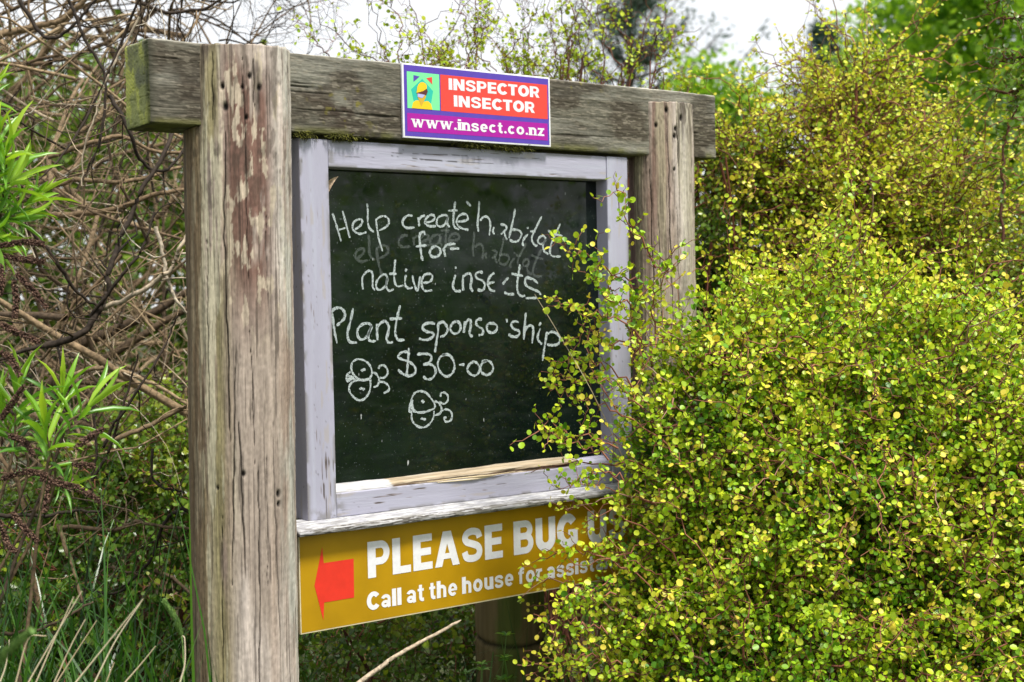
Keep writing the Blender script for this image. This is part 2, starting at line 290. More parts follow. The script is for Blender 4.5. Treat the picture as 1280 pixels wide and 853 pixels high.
SPIKES = [
 [(-0.663,0.068,1.683),(-0.618,0.033,1.690),(-0.586,0.009,1.686)],
 [(-0.651,0.058,1.664),(-0.619,0.033,1.655),(-0.587,0.008,1.651)],
 [(-0.633,0.042,1.627),(-0.608,0.022,1.594),(-0.586,0.004,1.557)],
 [(-0.637,0.045,1.615),(-0.634,0.042,1.574),(-0.638,0.044,1.537)],
 [(-0.658,0.062,1.648),(-0.656,0.060,1.615),(-0.660,0.062,1.583)],
 [(-0.662,0.061,1.526),(-0.637,0.041,1.509),(-0.599,0.012,1.487)],
 [(-0.668,0.059,1.332),(-0.648,0.045,1.364),(-0.627,0.030,1.400)],
 [(-0.656,0.049,1.299),(-0.631,0.029,1.287),(-0.617,0.017,1.258)],
 [(-0.502,-0.069,1.310),(-0.528,-0.049,1.291),(-0.548,-0.035,1.272)],
 [(-0.672,0.058,1.210),(-0.633,0.029,1.226),(-0.595,-0.001,1.217)],
 [(-0.608,0.009,1.212),(-0.576,-0.016,1.200),(-0.544,-0.041,1.188),(-0.507,-0.070,1.158)],
 [(-0.675,0.057,1.130),(-0.666,0.049,1.081),(-0.651,0.037,1.064)],
 [(-0.655,0.043,1.145),(-0.637,0.028,1.112),(-0.615,0.010,1.083)],
 [(-0.595,-0.001,1.200),(-0.599,0.001,1.168),(-0.604,0.003,1.144)],
 [(-0.556,-0.030,1.240),(-0.536,-0.045,1.236),(-0.520,-0.058,1.234)],
 [(-0.664,0.061,1.469),(-0.645,0.046,1.453),(-0.633,0.036,1.420)],
]
T_RIGHT = [(10.057,4.679,3.772,1.0,1.2), (10.375,4.404,2.886,1.1,1.2), (9.908,5.171,3.759,0.55,0.6), (9.970,4.777,4.652,1.2,0.9), (9.909,5.012,2.849,0.45,0.5)]
T_LIGHT = [(10.773,6.658,3.973,0.6,0.6), (10.587,7.042,3.672,0.35,0.4), (11.139,6.519,4.406,0.5,0.5), (10.820,6.601,3.381,0.7,0.6)]
T_SMALL = [(8.530,7.099,3.454,0.32,0.35), (8.817,7.000,3.304,0.35,0.35), (8.440,7.289,3.313,0.3,0.25)]
H_LEFT = [(0.846,5.619,1.741,1.0,1.2), (1.325,5.002,1.813,0.9,1.2), (1.985,4.869,1.668,0.9,1.1), (2.635,4.731,1.175,0.9,0.9), (1.444,5.945,2.536,0.8,0.6), (1.952,5.553,2.474,0.7,0.6), (2.316,5.004,1.957,0.5,0.7)]
H_RIGHT = [(4.265,1.723,1.338,1.0,0.8), (4.607,1.214,1.488,0.8,0.8), (5.269,1.222,1.809,0.9,0.9), (4.082,2.368,1.339,0.8,0.9)]
H_MID = [(1.942,3.215,0.297,0.9,1.1), (2.750,2.846,0.243,0.9,1.1), (3.403,2.478,0.415,0.8,1.1), (1.378,3.646,0.233,0.8,1.0)]
H_FRONT = [(3.2,-3.6,1.4,1.3,1.6),(4.4,-4.6,1.5,1.4,1.8),(2.6,-5.2,1.3,1.2,1.5),(5.2,-3.2,1.6,1.4,1.9),(5.0,-1.6,1.5,1.2,1.7)]
STEMR = [[(2.119,-0.400,1.702),(2.126,-0.400,1.867),(2.134,-0.402,1.992),(2.165,-0.423,2.084),(2.169,-0.423,2.138),(2.197,-0.443,2.184),(2.227,-0.464,2.266)],[(2.169,-0.423,2.138),(2.129,-0.393,2.139),(2.107,-0.376,2.147)],[(2.217,-0.457,2.231),(2.180,-0.428,2.239),(2.138,-0.397,2.228),(2.094,-0.364,2.206)],[(2.185,-0.492,2.339),(2.139,-0.456,2.348),(2.092,-0.421,2.346),(2.057,-0.392,2.394)]]
CON_A = (12.031,12.065,5.924)
CON_B = (15.005,11.029,5.457)

# ------------------------------------------------------------------ helpers
LAT = np.array([.7936, -.6084, 0.]); DEP = np.array([.6084, .7936, 0.]); UPV = np.array([0, 0, 1.])
def hedge_pt(lat, dep, z):                 # a point by distance along / across the hedge line
    return np.array([CAM.x, CAM.y, 0]) + LAT*lat + DEP*dep + UPV*z

def unit(v):
    return v/np.maximum(np.linalg.norm(v, axis=-1, keepdims=True), 1e-9)

def _h(ix, iy, iz, seed):
    n = (ix*73856093) ^ (iy*19349663) ^ (iz*83492791) ^ (seed*2654435)
    n = (n ^ (n >> 13)) * 1274126177
    n = n ^ (n >> 16)
    return (n & 0xffff)/65535.0
def vnoise(x, y, z=0., seed=1):
    x, y, z = np.broadcast_arrays(np.asarray(x, float), np.asarray(y, float), np.asarray(z, float))
    xi, yi, zi = np.floor(x).astype(np.int64), np.floor(y).astype(np.int64), np.floor(z).astype(np.int64)
    fx, fy, fz = x-xi, y-yi, z-zi
    fx, fy, fz = [f*f*(3-2*f) for f in (fx, fy, fz)]
    def L(a, b, t): return a+(b-a)*t
    c = [[[_h(xi+i, yi+j, zi+k, seed) for k in (0, 1)] for j in (0, 1)] for i in (0, 1)]
    return L(L(L(c[0][0][0], c[1][0][0], fx), L(c[0][1][0], c[1][1][0], fx), fy), L(L(c[0][0][1], c[1][0][1], fx), L(c[0][1][1], c[1][1][1], fx), fy), fz)
def fbm(x, y, z=0., seed=1, oct=4):
    x, y, z = np.asarray(x, float), np.asarray(y, float), np.asarray(z, float)
    a, t, s = .5, 0., 0.
    for i in range(oct):
        t = t + a*vnoise(x*2**i, y*2**i, z*2**i, seed+i*7); s += a; a *= .5
    return t/s
def sst(a, b, x):
    t = np.clip((x-a)/(b-a), 0, 1); return t*t*(3-2*t)
def mixc(c, k, m):
    return c*(1-m[:, None]) + np.array(k)[None, :]*m[:, None]

def tag(o, label=None, cat=None, group=None, kind=None):
    if label: o['label'] = label
    if cat: o['category'] = cat
    if group: o['group'] = group
    if kind: o['kind'] = kind
    return o
def thing(name, label, cat, loc=(0, 0, 0), group=None):
    o = bpy.data.objects.new(name, None); COL.objects.link(o); o.location = loc
    o.empty_display_size = .1
    return tag(o, label, cat, group)
def link(name, me, mat, parent=None):
    if mat is not None: me.materials.append(mat)
    o = bpy.data.objects.new(name, me); COL.objects.link(o)
    if parent is not None:
        o.parent = parent
        o.matrix_parent_inverse = Matrix.Translation(-parent.location)     # every mesh is built in world metres
    return o
def raw_mesh(name, V, flat, sizes, smooth=False, face_attr=None, pt_col=None):
    me = bpy.data.meshes.new(name)
    V = np.asarray(V, np.float32); flat = np.asarray(flat, np.int32); sizes = np.asarray(sizes, np.int32)
    me.vertices.add(len(V)); me.vertices.foreach_set('co', V.ravel())
    me.loops.add(len(flat)); me.loops.foreach_set('vertex_index', flat)
    me.polygons.add(len(sizes))
    st = np.concatenate([[0], np.cumsum(sizes)[:-1]]).astype(np.int32)
    me.polygons.foreach_set('loop_start', st); me.polygons.foreach_set('loop_total', sizes)
    if smooth: me.polygons.foreach_set('use_smooth', np.ones(len(sizes), bool))
    me.update(calc_edges=True)
    if face_attr is not None:
        a = me.attributes.new('rnd', 'FLOAT', 'FACE'); a.data.foreach_set('value', np.asarray(face_attr, np.float32))
    if pt_col is not None:
        a = me.attributes.new('col', 'FLOAT_COLOR', 'POINT')
        a.data.foreach_set('color', np.concatenate([pt_col, np.ones((len(V), 1))], 1).astype(np.float32).ravel())
    return me

# ---- leaves --------------------------------------------------------------
T_ROUND = (np.array([(0, 0, 0), (.14, .30, .05), (.5, .46, .10), (.86, .30, .06), (1, 0, 0), (.86, -.30, .06), (.5, -.46, .10), (.14, -.30, .05)]), [(0, 1, 2, 3, 4), (0, 4, 5, 6, 7)])
T_OVAL = (np.array([(0, 0, 0), (.3, .34, .06), (.7, .3, .07), (1, 0, 0), (.7, -.3, .07), (.3, -.34, .06)]), [(0, 1, 2, 3), (0, 3, 4, 5)])
T_LANCE = (np.array([(0, 0, 0), (.25, 0, .02), (.55, 0, .0), (.8, 0, -.05), (1, 0, -.14), (.25, .09, .07), (.55, .105, .06), (.8, .06, -.01), (.25, -.09, .07), (.55, -.105, .06), (.8, -.06, -.01), (.04, .03, .02), (.04, -.03, .02)]),
           [(0, 1, 5, 11), (1, 2, 6, 5), (2, 3, 7, 6), (3, 4, 7), (1, 0, 12, 8), (2, 1, 8, 9), (3, 2, 9, 10), (4, 3, 10)])
def leaf_mesh(name, pos, d, nrm, ln, rnd, tpl=T_ROUND, wid=1.0):
    t, faces = tpl
    d = unit(d); ac = unit(np.cross(nrm, d)); n = np.cross(d, ac)
    ln = np.asarray(ln)[:, None, None]
    V = pos[:, None, :] + ln*(t[None, :, 0, None]*d[:, None] + wid*t[None, :, 1, None]*ac[:, None] + t[None, :, 2, None]*n[:, None])
    N, k = len(pos), len(t)
    ff = np.concatenate([np.array(f) for f in faces])
    flat = (np.arange(N)[:, None]*k + ff[None, :]).ravel()
    sizes = np.tile([len(f) for f in faces], N)
    return raw_mesh(name, V.reshape(-1, 3), flat, sizes, False, np.repeat(rnd, len(faces)))

# ---- twigs ---------------------------------------------------------------
def tube_arrays(P, Rr, sides):
    M, n, _ = P.shape
    T = np.zeros_like(P); T[:, 1:-1] = P[:, 2:]-P[:, :-2]; T[:, 0] = P[:, 1]-P[:, 0]; T[:, -1] = P[:, -1]-P[:, -2]
    T = unit(T); ref = np.where(np.abs(T[..., 2:3]) > .9, np.array([1., 0, 0]), np.array([0, 0, 1.]))
    A = unit(np.cross(T, ref)); B = np.cross(T, A)
    an = np.arange(sides)*2*np.pi/sides
    V = P[:, :, None, :] + Rr[:, :, None, None]*(np.cos(an)[None, None, :, None]*A[:, :, None] + np.sin(an)[None, None, :, None]*B[:, :, None])
    i = np.arange(n-1)[:, None]*sides; j = np.arange(sides)[None, :]; j2 = (j+1) % sides
    q = np.stack([i+j, i+j2, i+sides+j2, i+sides+j], -1).reshape(-1, 4)
    F = (np.arange(M)[:, None, None]*n*sides + q[None]).reshape(-1, 4)
    return V.reshape(-1, 3), F, len(q)
def twig_mesh(name, groups, smooth=True):
    """groups: list of (P (M,n,3), R (M,n), rnd (M,), sides)"""
    VV, FF, AA, off = [], [], [], 0
    for P, Rr, rnd, sides in groups:
        if len(P) == 0: continue
        V, F, nq = tube_arrays(P, Rr, sides)
        VV.append(V); FF.append(F+off); AA.append(np.repeat(rnd, nq)); off += len(V)
    V = np.concatenate(VV); F = np.concatenate(FF)
    return raw_mesh(name, V, F.ravel(), np.full(len(F), 4), smooth, np.concatenate(AA))
def zigzag(rng, start, d, length, n, zig=.6, droop=0., curl=.25):
    """divaricating twigs: each node turns the other way"""
    M = len(start); P = np.zeros((M, n, 3)); P[:, 0] = start
    d = unit(d); side = unit(np.cross(d, rng.normal(size=(M, 3))))
    step = (length/(n-1))[:, None]
    for i in range(1, n):
        sgn = 1 if i % 2 else -1
        e = unit(d + side*sgn*zig*rng.uniform(.4, 1.3, (M, 1)) + rng.normal(size=(M, 3))*.18)
        P[:, i] = P[:, i-1] + e*step*rng.uniform(.7, 1.3, (M, 1))
        d = unit(d + rng.normal(size=(M, 3))*curl + np.array([0, 0, -droop]))
        side = unit(side + rng.normal(size=(M, 3))*.5)
    return P
def catmull(pts, per=6):
    p = np.array(pts, float); p = np.vstack([2*p[0]-p[1], p, 2*p[-1]-p[-2]]); out = []
    for i in range(1, len(p)-2):
        for t in np.linspace(0, 1, per, endpoint=False):
            out.append(.5*((2*p[i]) + (-p[i-1]+p[i+1])*t + (2*p[i-1]-5*p[i]+4*p[i+1]-p[i+2])*t*t + (-p[i-1]+3*p[i]-3*p[i+1]+p[i+2])*t**3))
    out.append(p[-2]); return np.array(out)

# ---- solid timber blocks with rounded worn edges ---------------------------
def grid_box(name, x0, x1, y0, y1, z0, z1, res, rad, colf, dispf=None):
    VV, FF, off = [], [], 0
    lo = np.array([x0, y0, z0]); hi = np.array([x1, y1, z1])
    for ax in range(3):
        a, b = [(1, 2), (2, 0), (0, 1)][ax]
        def lin(k):
            L = hi[k]-lo[k]; r_ = res[k] if isinstance(res, (tuple, list)) else res
            n = max(4, int(L/r_)+1)
            m = np.linspace(rad, L-rad, n); e = np.array([0, rad*.3, rad*.65])
            return lo[k] + np.concatenate([e, m, L-e[::-1]])
        A_, B_ = lin(a), lin(b)
        for s in (0, 1):
            ga, gb = np.meshgrid(A_, B_, indexing='ij')
            p = np.zeros(ga.shape+(3,)); p[..., a] = ga; p[..., b] = gb; p[..., ax] = hi[ax] if s else lo[ax]
            na, nb = ga.shape; i = np.arange(na-1)[:, None]*nb + np.arange(nb-1)[None, :]
            q = np.stack([i, i+nb, i+nb+1, i+1], -1).reshape(-1, 4)
            if not s: q = q[:, ::-1]
            VV.append(p.reshape(-1, 3)); FF.append(q+off); off += na*nb
    P = np.concatenate(VV); F = np.concatenate(FF)
    core = np.clip(P, lo+rad, hi-rad); n = unit(P-core)
    q = core + rad*n
    c = colf(P, n)
    if dispf is not None: q = q + n*dispf(P, n)[:, None]
    return raw_mesh(name, q, F.ravel(), np.full(len(F), 4), True, None, np.clip(c, .003, .95))

# ------------------------------------------------------------------ materials
def newmat(name):
    m = bpy.data.materials.new(name); m.use_nodes = True; n = m.node_tree
    p = n.nodes['Principled BSDF']; return m, n, p
def leaf_mat(name, stops, rough=.38, trans=.35, spec=.4, sat=1.0):
    m, n, p = newmat(name)
    at = n.nodes.new('ShaderNodeAttribute'); at.attribute_name = 'rnd'
    r = n.nodes.new('ShaderNodeValToRGB'); cr = r.color_ramp
    while len(cr.elements) < len(stops): cr.elements.new(.5)
    for e, (ps, c) in zip(cr.elements, stops): e.position = ps; e.color = (*c, 1)
    n.links.new(at.outputs['Fac'], r.inputs['Fac']); n.links.new(r.outputs[0], p.inputs['Base Color'])
    p.inputs['Roughness'].default_value = rough; p.inputs['Specular IOR Level'].default_value = spec
    t = n.nodes.new('ShaderNodeBsdfTranslucent')
    g = n.nodes.new('ShaderNodeMixRGB'); g.blend_type = 'MULTIPLY'; g.inputs[0].default_value = 1; g.inputs[2].default_value = (1.25, 1.2, .55, 1)
    n.links.new(r.outputs[0], g.inputs[1]); n.links.new(g.outputs[0], t.inputs['Color'])
    x = n.nodes.new('ShaderNodeMixShader'); x.inputs[0].default_value = trans
    n.links.new(p.outputs[0], x.inputs[1]); n.links.new(t.outputs[0], x.inputs[2])
    n.links.new(x.outputs[0], n.nodes['Material Output'].inputs['Surface'])
    return m
def ramp_mat(name, stops, rough=.7, spec=.3, noise=None):
    m, n, p = newmat(name)
    at = n.nodes.new('ShaderNodeAttribute'); at.attribute_name = 'rnd'
    r = n.nodes.new('ShaderNodeValToRGB'); cr = r.color_ramp
    while len(cr.elements) < len(stops): cr.elements.new(.5)
    for e, (ps, c) in zip(cr.elements, stops): e.position = ps; e.color = (*c, 1)
    n.links.new(at.outputs['Fac'], r.inputs['Fac'])
    src = r.outputs[0]
    if noise:
        g = n.nodes.new('ShaderNodeNewGeometry')
        q = n.nodes.new('ShaderNodeTexNoise'); q.inputs['Scale'].default_value = noise; q.inputs['Detail'].default_value = 4
        n.links.new(g.outputs['Position'], q.inputs['Vector'])
        mr = n.nodes.new('ShaderNodeMapRange'); mr.inputs['From Min'].default_value = .3; mr.inputs['From Max'].default_value = .7
        mr.inputs['To Min'].default_value = .5; mr.inputs['To Max'].default_value = 1.4
        n.links.new(q.outputs['Fac'], mr.inputs['Value'])
        mm = n.nodes.new('ShaderNodeVectorMath'); mm.operation = 'SCALE'
        n.links.new(src, mm.inputs[0]); n.links.new(mr.outputs[0], mm.inputs['Scale']); src = mm.outputs[0]
        bp = n.nodes.new('ShaderNodeBump'); bp.inputs['Strength'].default_value = .5; bp.inputs['Distance'].default_value = .003
        n.links.new(q.outputs['Fac'], bp.inputs['Height']); n.links.new(bp.outputs[0], p.inputs['Normal'])
    n.links.new(src, p.inputs['Base Color'])
    p.inputs['Roughness'].default_value = rough; p.inputs['Specular IOR Level'].default_value = spec
    return m
def col_mat(name, rough=.8, spec=.25, bump=0., stretch=(1, 1, 1), scale=300):
    m, n, p = newmat(name)
    at = n.nodes.new('ShaderNodeAttribute'); at.attribute_name = 'col'
    n.links.new(at.outputs['Color'], p.inputs['Base Color'])
    p.inputs['Roughness'].default_value = rough; p.inputs['Specular IOR Level'].default_value = spec
    if bump:
        g = n.nodes.new('ShaderNodeNewGeometry'); mp = n.nodes.new('ShaderNodeMapping'); mp.inputs['Scale'].default_value = stretch
        q = n.nodes.new('ShaderNodeTexNoise'); q.inputs['Scale'].default_value = scale; q.inputs['Detail'].default_value = 3
        n.links.new(g.outputs['Position'], mp.inputs['Vector']); n.links.new(mp.outputs[0], q.inputs['Vector'])
        bp = n.nodes.new('ShaderNodeBump'); bp.inputs['Strength'].default_value = bump; bp.inputs['Distance'].default_value = .002
        n.links.new(q.outputs['Fac'], bp.inputs['Height']); n.links.new(bp.outputs[0], p.inputs['Normal'])
    return m
def flat_mat(name, c, rough=.5, spec=.4, var=.12, scale=60, metallic=0):
    m, n, p = newmat(name)
    g = n.nodes.new('ShaderNodeNewGeometry')
    q = n.nodes.new('ShaderNodeTexNoise'); q.inputs['Scale'].default_value = scale; q.inputs['Detail'].default_value = 6
    n.links.new(g.outputs['Position'], q.inputs['Vector'])
    mr = n.nodes.new('ShaderNodeMapRange'); mr.inputs['From Min'].default_value = .3; mr.inputs['From Max'].default_value = .7
    mr.inputs['To Min'].default_value = 1-var; mr.inputs['To Max'].default_value = 1+var
    n.links.new(q.outputs['Fac'], mr.inputs['Value'])
    mm = n.nodes.new('ShaderNodeVectorMath'); mm.operation = 'SCALE'; mm.inputs[0].default_value = c
    n.links.new(mr.outputs[0], mm.inputs['Scale']); n.links.new(mm.outputs[0], p.inputs['Base Color'])
    p.inputs['Roughness'].default_value = rough; p.inputs['Specular IOR Level'].default_value = spec; p.inputs['Metallic'].default_value = metallic
    return m

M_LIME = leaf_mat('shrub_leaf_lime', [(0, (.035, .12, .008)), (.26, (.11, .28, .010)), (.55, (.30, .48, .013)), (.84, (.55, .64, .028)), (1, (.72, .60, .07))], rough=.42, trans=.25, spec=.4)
M_YELL = leaf_mat('shrub_leaf_yellow', [(0, (.11, .24, .010)), (.35, (.28, .44, .014)), (.72, (.52, .60, .025)), (1, (.70, .60, .07))], rough=.42, trans=.3, spec=.4)
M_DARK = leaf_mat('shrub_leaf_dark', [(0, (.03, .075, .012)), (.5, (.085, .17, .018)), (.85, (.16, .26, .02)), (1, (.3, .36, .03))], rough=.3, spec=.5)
M_TWIG = ramp_mat('shrub_twig', [(0, (.045, .022, .015)), (.5, (.17, .06, .036)), (.85, (.30, .12, .07)), (1, (.34, .22, .16))])
M_BARK = ramp_mat('bare_branch', [(0, (.02, .015, .012)), (.2, (.045, .033, .024)), (.5, (.17, .115, .066)), (.8, (.32, .235, .14)), (1, (.5, .44, .35))], .8, .2, 90)
M_HEBE = leaf_mat('lance_leaf', [(0, (.04, .12, .03)), (.4, (.11, .28, .035)), (.75, (.22, .45, .035)), (1, (.40, .58, .05))], rough=.34, trans=.35, spec=.6)
M_SPIKE = ramp_mat('seed_spike', [(0, (.035, .018, .013)), (.6, (.10, .055, .038)), (1, (.19, .115, .08))], .8, .2)
M_GRASS = leaf_mat('grass_blade', [(0, (.014, .05, .008)), (.5, (.035, .115, .012)), (.85, (.09, .21, .02)), (1, (.24, .34, .06))], rough=.3, trans=.25, spec=.5)
M_STRAW = ramp_mat('dry_straw', [(0, (.42, .32, .18)), (1, (.70, .60, .42))], .7)
M_HEAD = leaf_mat('grass_head', [(0, (.10, .2, .05)), (1, (.22, .36, .09))], rough=.7, trans=.15)
M_TREE = leaf_mat('tree_leaf', [(0, (.09, .22, .02)), (.5, (.26, .48, .035)), (1, (.48, .68, .08))], trans=.5)
M_TREEL = leaf_mat('tree_leaf_light', [(0, (.15, .31, .03)), (1, (.36, .56, .07))], trans=.5)
M_CONI = leaf_mat('conifer_needle', [(0, (.03, .07, .05)), (1, (.08, .14, .10))], trans=.15)
M_BACK = leaf_mat('hedge_leaf', [(0, (.04, .085, .012)), (.6, (.11, .20, .02)), (1, (.26, .34, .03))], trans=.35)
M_TRUNK = ramp_mat('tree_bark', [(0, (.06, .045, .035)), (1, (.14, .11, .08))], .9, .2, 30)
M_WOOD = col_mat('weathered_post_wood', .85, .2, .5, (1, 1, .06), 420)
M_BEAM = col_mat('weathered_beam_wood', .88, .2, .5, (.06, 1, 1), 380)
M_PAINTV = col_mat('old_lilac_paint_upright', .5, .35, .25, (1, 1, .1), 260)
M_PAINTH = col_mat('old_lilac_paint_rail', .5, .35, .25, (.1, 1, 1), 260)
M_SILL = col_mat('peeling_sill_paint', .75, .25, .7, (.12, 1, 1), 300)
# ------------------------------------------------------------------ ground
gm, gn, gp = newmat('ground_litter')
g_ = gn.nodes.new('ShaderNodeNewGeometry'); q_ = gn.nodes.new('ShaderNodeTexNoise'); q_.inputs['Scale'].default_value = 3; q_.inputs['Detail'].default_value = 8
gn.links.new(g_.outputs['Position'], q_.inputs['Vector']); rr_ = gn.nodes.new('ShaderNodeValToRGB')
rr_.color_ramp.elements[0].position = .35; rr_.color_ramp.elements[0].color = (.035, .026, .016, 1)
rr_.color_ramp.elements[1].position = .65; rr_.color_ramp.elements[1].color = (.05, .075, .018, 1)
gn.links.new(q_.outputs['Fac'], rr_.inputs['Fac']); gn.links.new(rr_.outputs[0], gp.inputs['Base Color']); gp.inputs['Roughness'].default_value = .95
n_ = 60; xs = np.concatenate([[-600, -200, -60], np.linspace(-14, 30, n_), [80, 240, 600]]); ys = np.concatenate([[-600, -200, -60], np.linspace(-14, 30, n_), [80, 240, 600]])
gx, gy = np.meshgrid(xs, ys, indexing='ij'); gz = (fbm(gx*.7, gy*.7, 0, 5)-.5)*.12*np.exp(-((gx/30)**2+(gy/30)**2))
i_ = np.arange(len(xs)-1)[:, None]*len(ys)+np.arange(len(ys)-1)[None]
F_ = np.stack([i_, i_+len(ys), i_+len(ys)+1, i_+1], -1).reshape(-1, 4)
tag(link('ground', raw_mesh('ground', np.stack([gx, gy, gz], -1).reshape(-1, 3), F_.ravel(), np.full(len(F_), 4), True), gm), kind='structure')

# ------------------------------------------------------------------ sign stand
stand = thing('sign_stand', 'weathered timber stand of two round posts carrying a heavy squared beam', 'sign stand', (.5, .03, 0))

def crack_mask(a, z, path, w):
    """thin vertical split following path [(a,z),...] (arc metres, z)"""
    p = sorted(path, key=lambda t: t[1]); az = np.interp(z, [t[1] for t in p], [t[0] for t in p])
    az = az + (vnoise(z*30, 0, 0, int(abs(p[0][0])*9000)+3)-.5)*.004
    zz = (z-p[0][1])/(p[-1][1]-p[0][1]); env = np.sqrt(np.clip(zz*(1-zz)*4, 0, 1))
    return np.exp(-((a-az)/(w*np.maximum(env, .05)))**2)*(env > 0)

def make_post(cx, cy, rad, ztop, lean, seed, cracks, holes, style):
    nphi = 400; za = np.linspace(-.25, .55, 12)[:-1]; zb = np.linspace(.55, ztop, 470); zs = np.concatenate([za, zb])
    zs = np.sort(np.concatenate([zs, [1.9385, 1.9405]]))
    v = np.array([CAM.x-cx, CAM.y-cy]); v /= np.linalg.norm(v); wv = np.array([-v[1], v[0]])     # v faces the path, wv to the right
    if wv @ np.array([.79, -.61]) < 0: wv = -wv
    ph = np.linspace(-np.pi, np.pi, nphi, endpoint=False)
    Z, PH = np.meshgrid(zs, ph, indexing='ij'); Z = Z.ravel(); PH = PH.ravel(); A = PH*rad
    cs, sn = np.cos(PH), np.sin(PH)
    # shape: not quite round, a few flats, long ripples
    r = rad*(1+.018*np.cos(3*PH+seed)+.012*np.cos(5*PH+2*seed)) + (fbm(cs*2+seed, sn*2, Z*1.3, seed)-.5)*.010
    grain = fbm(A*130, Z*4.5, 0, seed+3, 5); grain2 = .5*fbm(A*420, Z*22, 0, seed+9, 3)+.5*fbm(A*230, Z*120, 0, seed+10, 3)
    ck = np.zeros_like(A)
    for path, w in cracks: ck = np.maximum(ck, crack_mask(A, Z, path, w))
    hl = np.zeros_like(A)
    for (ha, hz, hr) in holes: hl = np.maximum(hl, np.exp(-(((A-ha)/hr)**2+((Z-hz)/(hr*1.6))**2)**1.5))
    r = r + (grain-.5)*.004 + (grain2-.5)*.0025 - ck*.006 - hl*.006
    # post colour: bleached grey, red-brown where the old stain is left, algae at left; left edge darker, right edge paler
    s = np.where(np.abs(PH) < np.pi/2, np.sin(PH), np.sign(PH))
    big = fbm(A*9, Z*1.6, 0, seed+20, 4); mid = fbm(A*40, Z*5, 0, seed+31, 4)
    c = np.zeros((len(A), 3)) + np.array([.335, .275, .23])
    c = mixc(c, (.465, .40, .355), sst(.45, .66, big))
    c = mixc(c, (.235, .165, .125), sst(.5, .75, fbm(A*22, Z*1.1, 0, seed+41, 4))*.7)
    if style == 0:
        red = sst(.20, .37, fbm(A*22+3+.6*fbm(A*90, Z*16, 0, 5), Z*4.2, 0, seed+51, 6))*np.exp(-((s-.18)/.42)**4)*sst(1.4, 1.75, Z)*sst(2.13, 2.0, Z+.1*(fbm(A*40, 3, 0, 8)-.5))
        c = mixc(c, (.145, .078, .06), np.clip(red*1.3, 0, .95))
        flake = sst(.61, .65, fbm(A*62+.7*fbm(A*150, Z*40, 0, 6), Z*15, 0, seed+61, 4))*sst(1.4, 1.6, Z)
        c = mixc(c, (.45, .38, .29), flake*.85*(s > -.6))
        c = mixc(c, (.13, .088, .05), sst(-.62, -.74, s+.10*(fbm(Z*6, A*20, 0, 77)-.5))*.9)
        alg = np.exp(-((s+.47)/.22)**2)*sst(.3, .55, fbm(A*30, Z*3, 0, seed+71, 4))
        c = mixc(c, (.245, .215, .10), alg*.85)
        pale = sst(.57, .62, fbm(A*95+.5*fbm(A*150, Z*40, 0, 7), Z*5, 0, seed+81, 4))*np.exp(-((s+.5)/.28)**2)
        c = mixc(c, (.50, .46, .33), pale*.8)
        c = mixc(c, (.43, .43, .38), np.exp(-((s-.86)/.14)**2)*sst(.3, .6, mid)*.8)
        dirt = sst(.52, .66, fbm(A*45+7, Z*8, 0, seed+91, 4))*sst(1.75, 2.0, Z)
        c = mixc(c, (.06, .045, .035), dirt*.6)
    else:
        c = mixc(c, (.17, .095, .07), sst(.45, .6, fbm(A*30, Z*2, 0, seed+51, 4))*np.exp(-((s+.05)/.5)**2)*sst(1.5, 1.9, Z)*.8)
        c = mixc(c, (.36, .32, .22), sst(.5, .65, fbm(A*35, Z*2, 0, seed+61, 4))*.7)
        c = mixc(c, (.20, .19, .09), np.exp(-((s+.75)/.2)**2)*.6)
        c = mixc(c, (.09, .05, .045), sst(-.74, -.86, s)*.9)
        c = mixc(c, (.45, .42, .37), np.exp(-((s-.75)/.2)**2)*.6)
        c = mixc(c, (.055, .04, .03), sst(.56, .68, fbm(A*55+7, Z*10, 0, seed+91, 4))*sst(1.9, 2.05, Z)*.7)
    c = c*(.62+.76*grain[:, None])*(.50+1.0*grain2[:, None])
    c = mixc(c, (.03, .022, .017), sst(.66, .74, fbm(A*280, Z*6, 0, seed+101, 3))*.6)
    c = mixc(c, (.05, .038, .028), sst(.60, .72, fbm(A*60, Z*26, 0, seed+111, 5))*(.12+.4*sst(1.5, 1.9, Z)))
    c = mixc(c, (.018, .014, .011), np.clip(ck*1.2, 0, 1)); c = mixc(c, (.012, .01, .008), np.clip(hl*1.3, 0, 1))
    lx = cx + lean*(Z-1.93)
    X = lx + r*(cs*v[0] + sn*wv[0]); Y = cy + r*(cs*v[1] + sn*wv[1])
    top = Z > 1.9395
    Y = np.where(top, np.minimum(Y, -.007), Y)                          # notched to carry the beam
    topz = np.where(Z >= ztop-1e-6, Z + (fbm(X*90, Y*90, 0, seed+5)-.5)*.012, Z)
    V = np.stack([X, Y, topz], -1); nz_ = len(zs)
    i = np.arange(nz_-1)[:, None]*nphi; j = np.arange(nphi)[None]; j2 = (j+1) % nphi
    F = np.stack([i+j, i+j2, i+nphi+j2, i+nphi+j], -1).reshape(-1, 4)
    rim = (nz_-1)*nphi + np.arange(nphi)
    cen = np.array([[V[rim, 0].mean(), V[rim, 1].mean(), ztop+.002]])
    tri = np.stack([rim, np.roll(rim, -1), np.full(nphi, len(V))], -1)
    flat = np.concatenate([F.ravel(), tri.ravel()]); sizes = np.concatenate([np.full(len(F), 4), np.full(nphi, 3)])
    return raw_mesh('post', np.concatenate([V, cen]), flat, sizes, False, None, np.clip(np.concatenate([c, [[.25, .22, .18]]]), .004, .9))

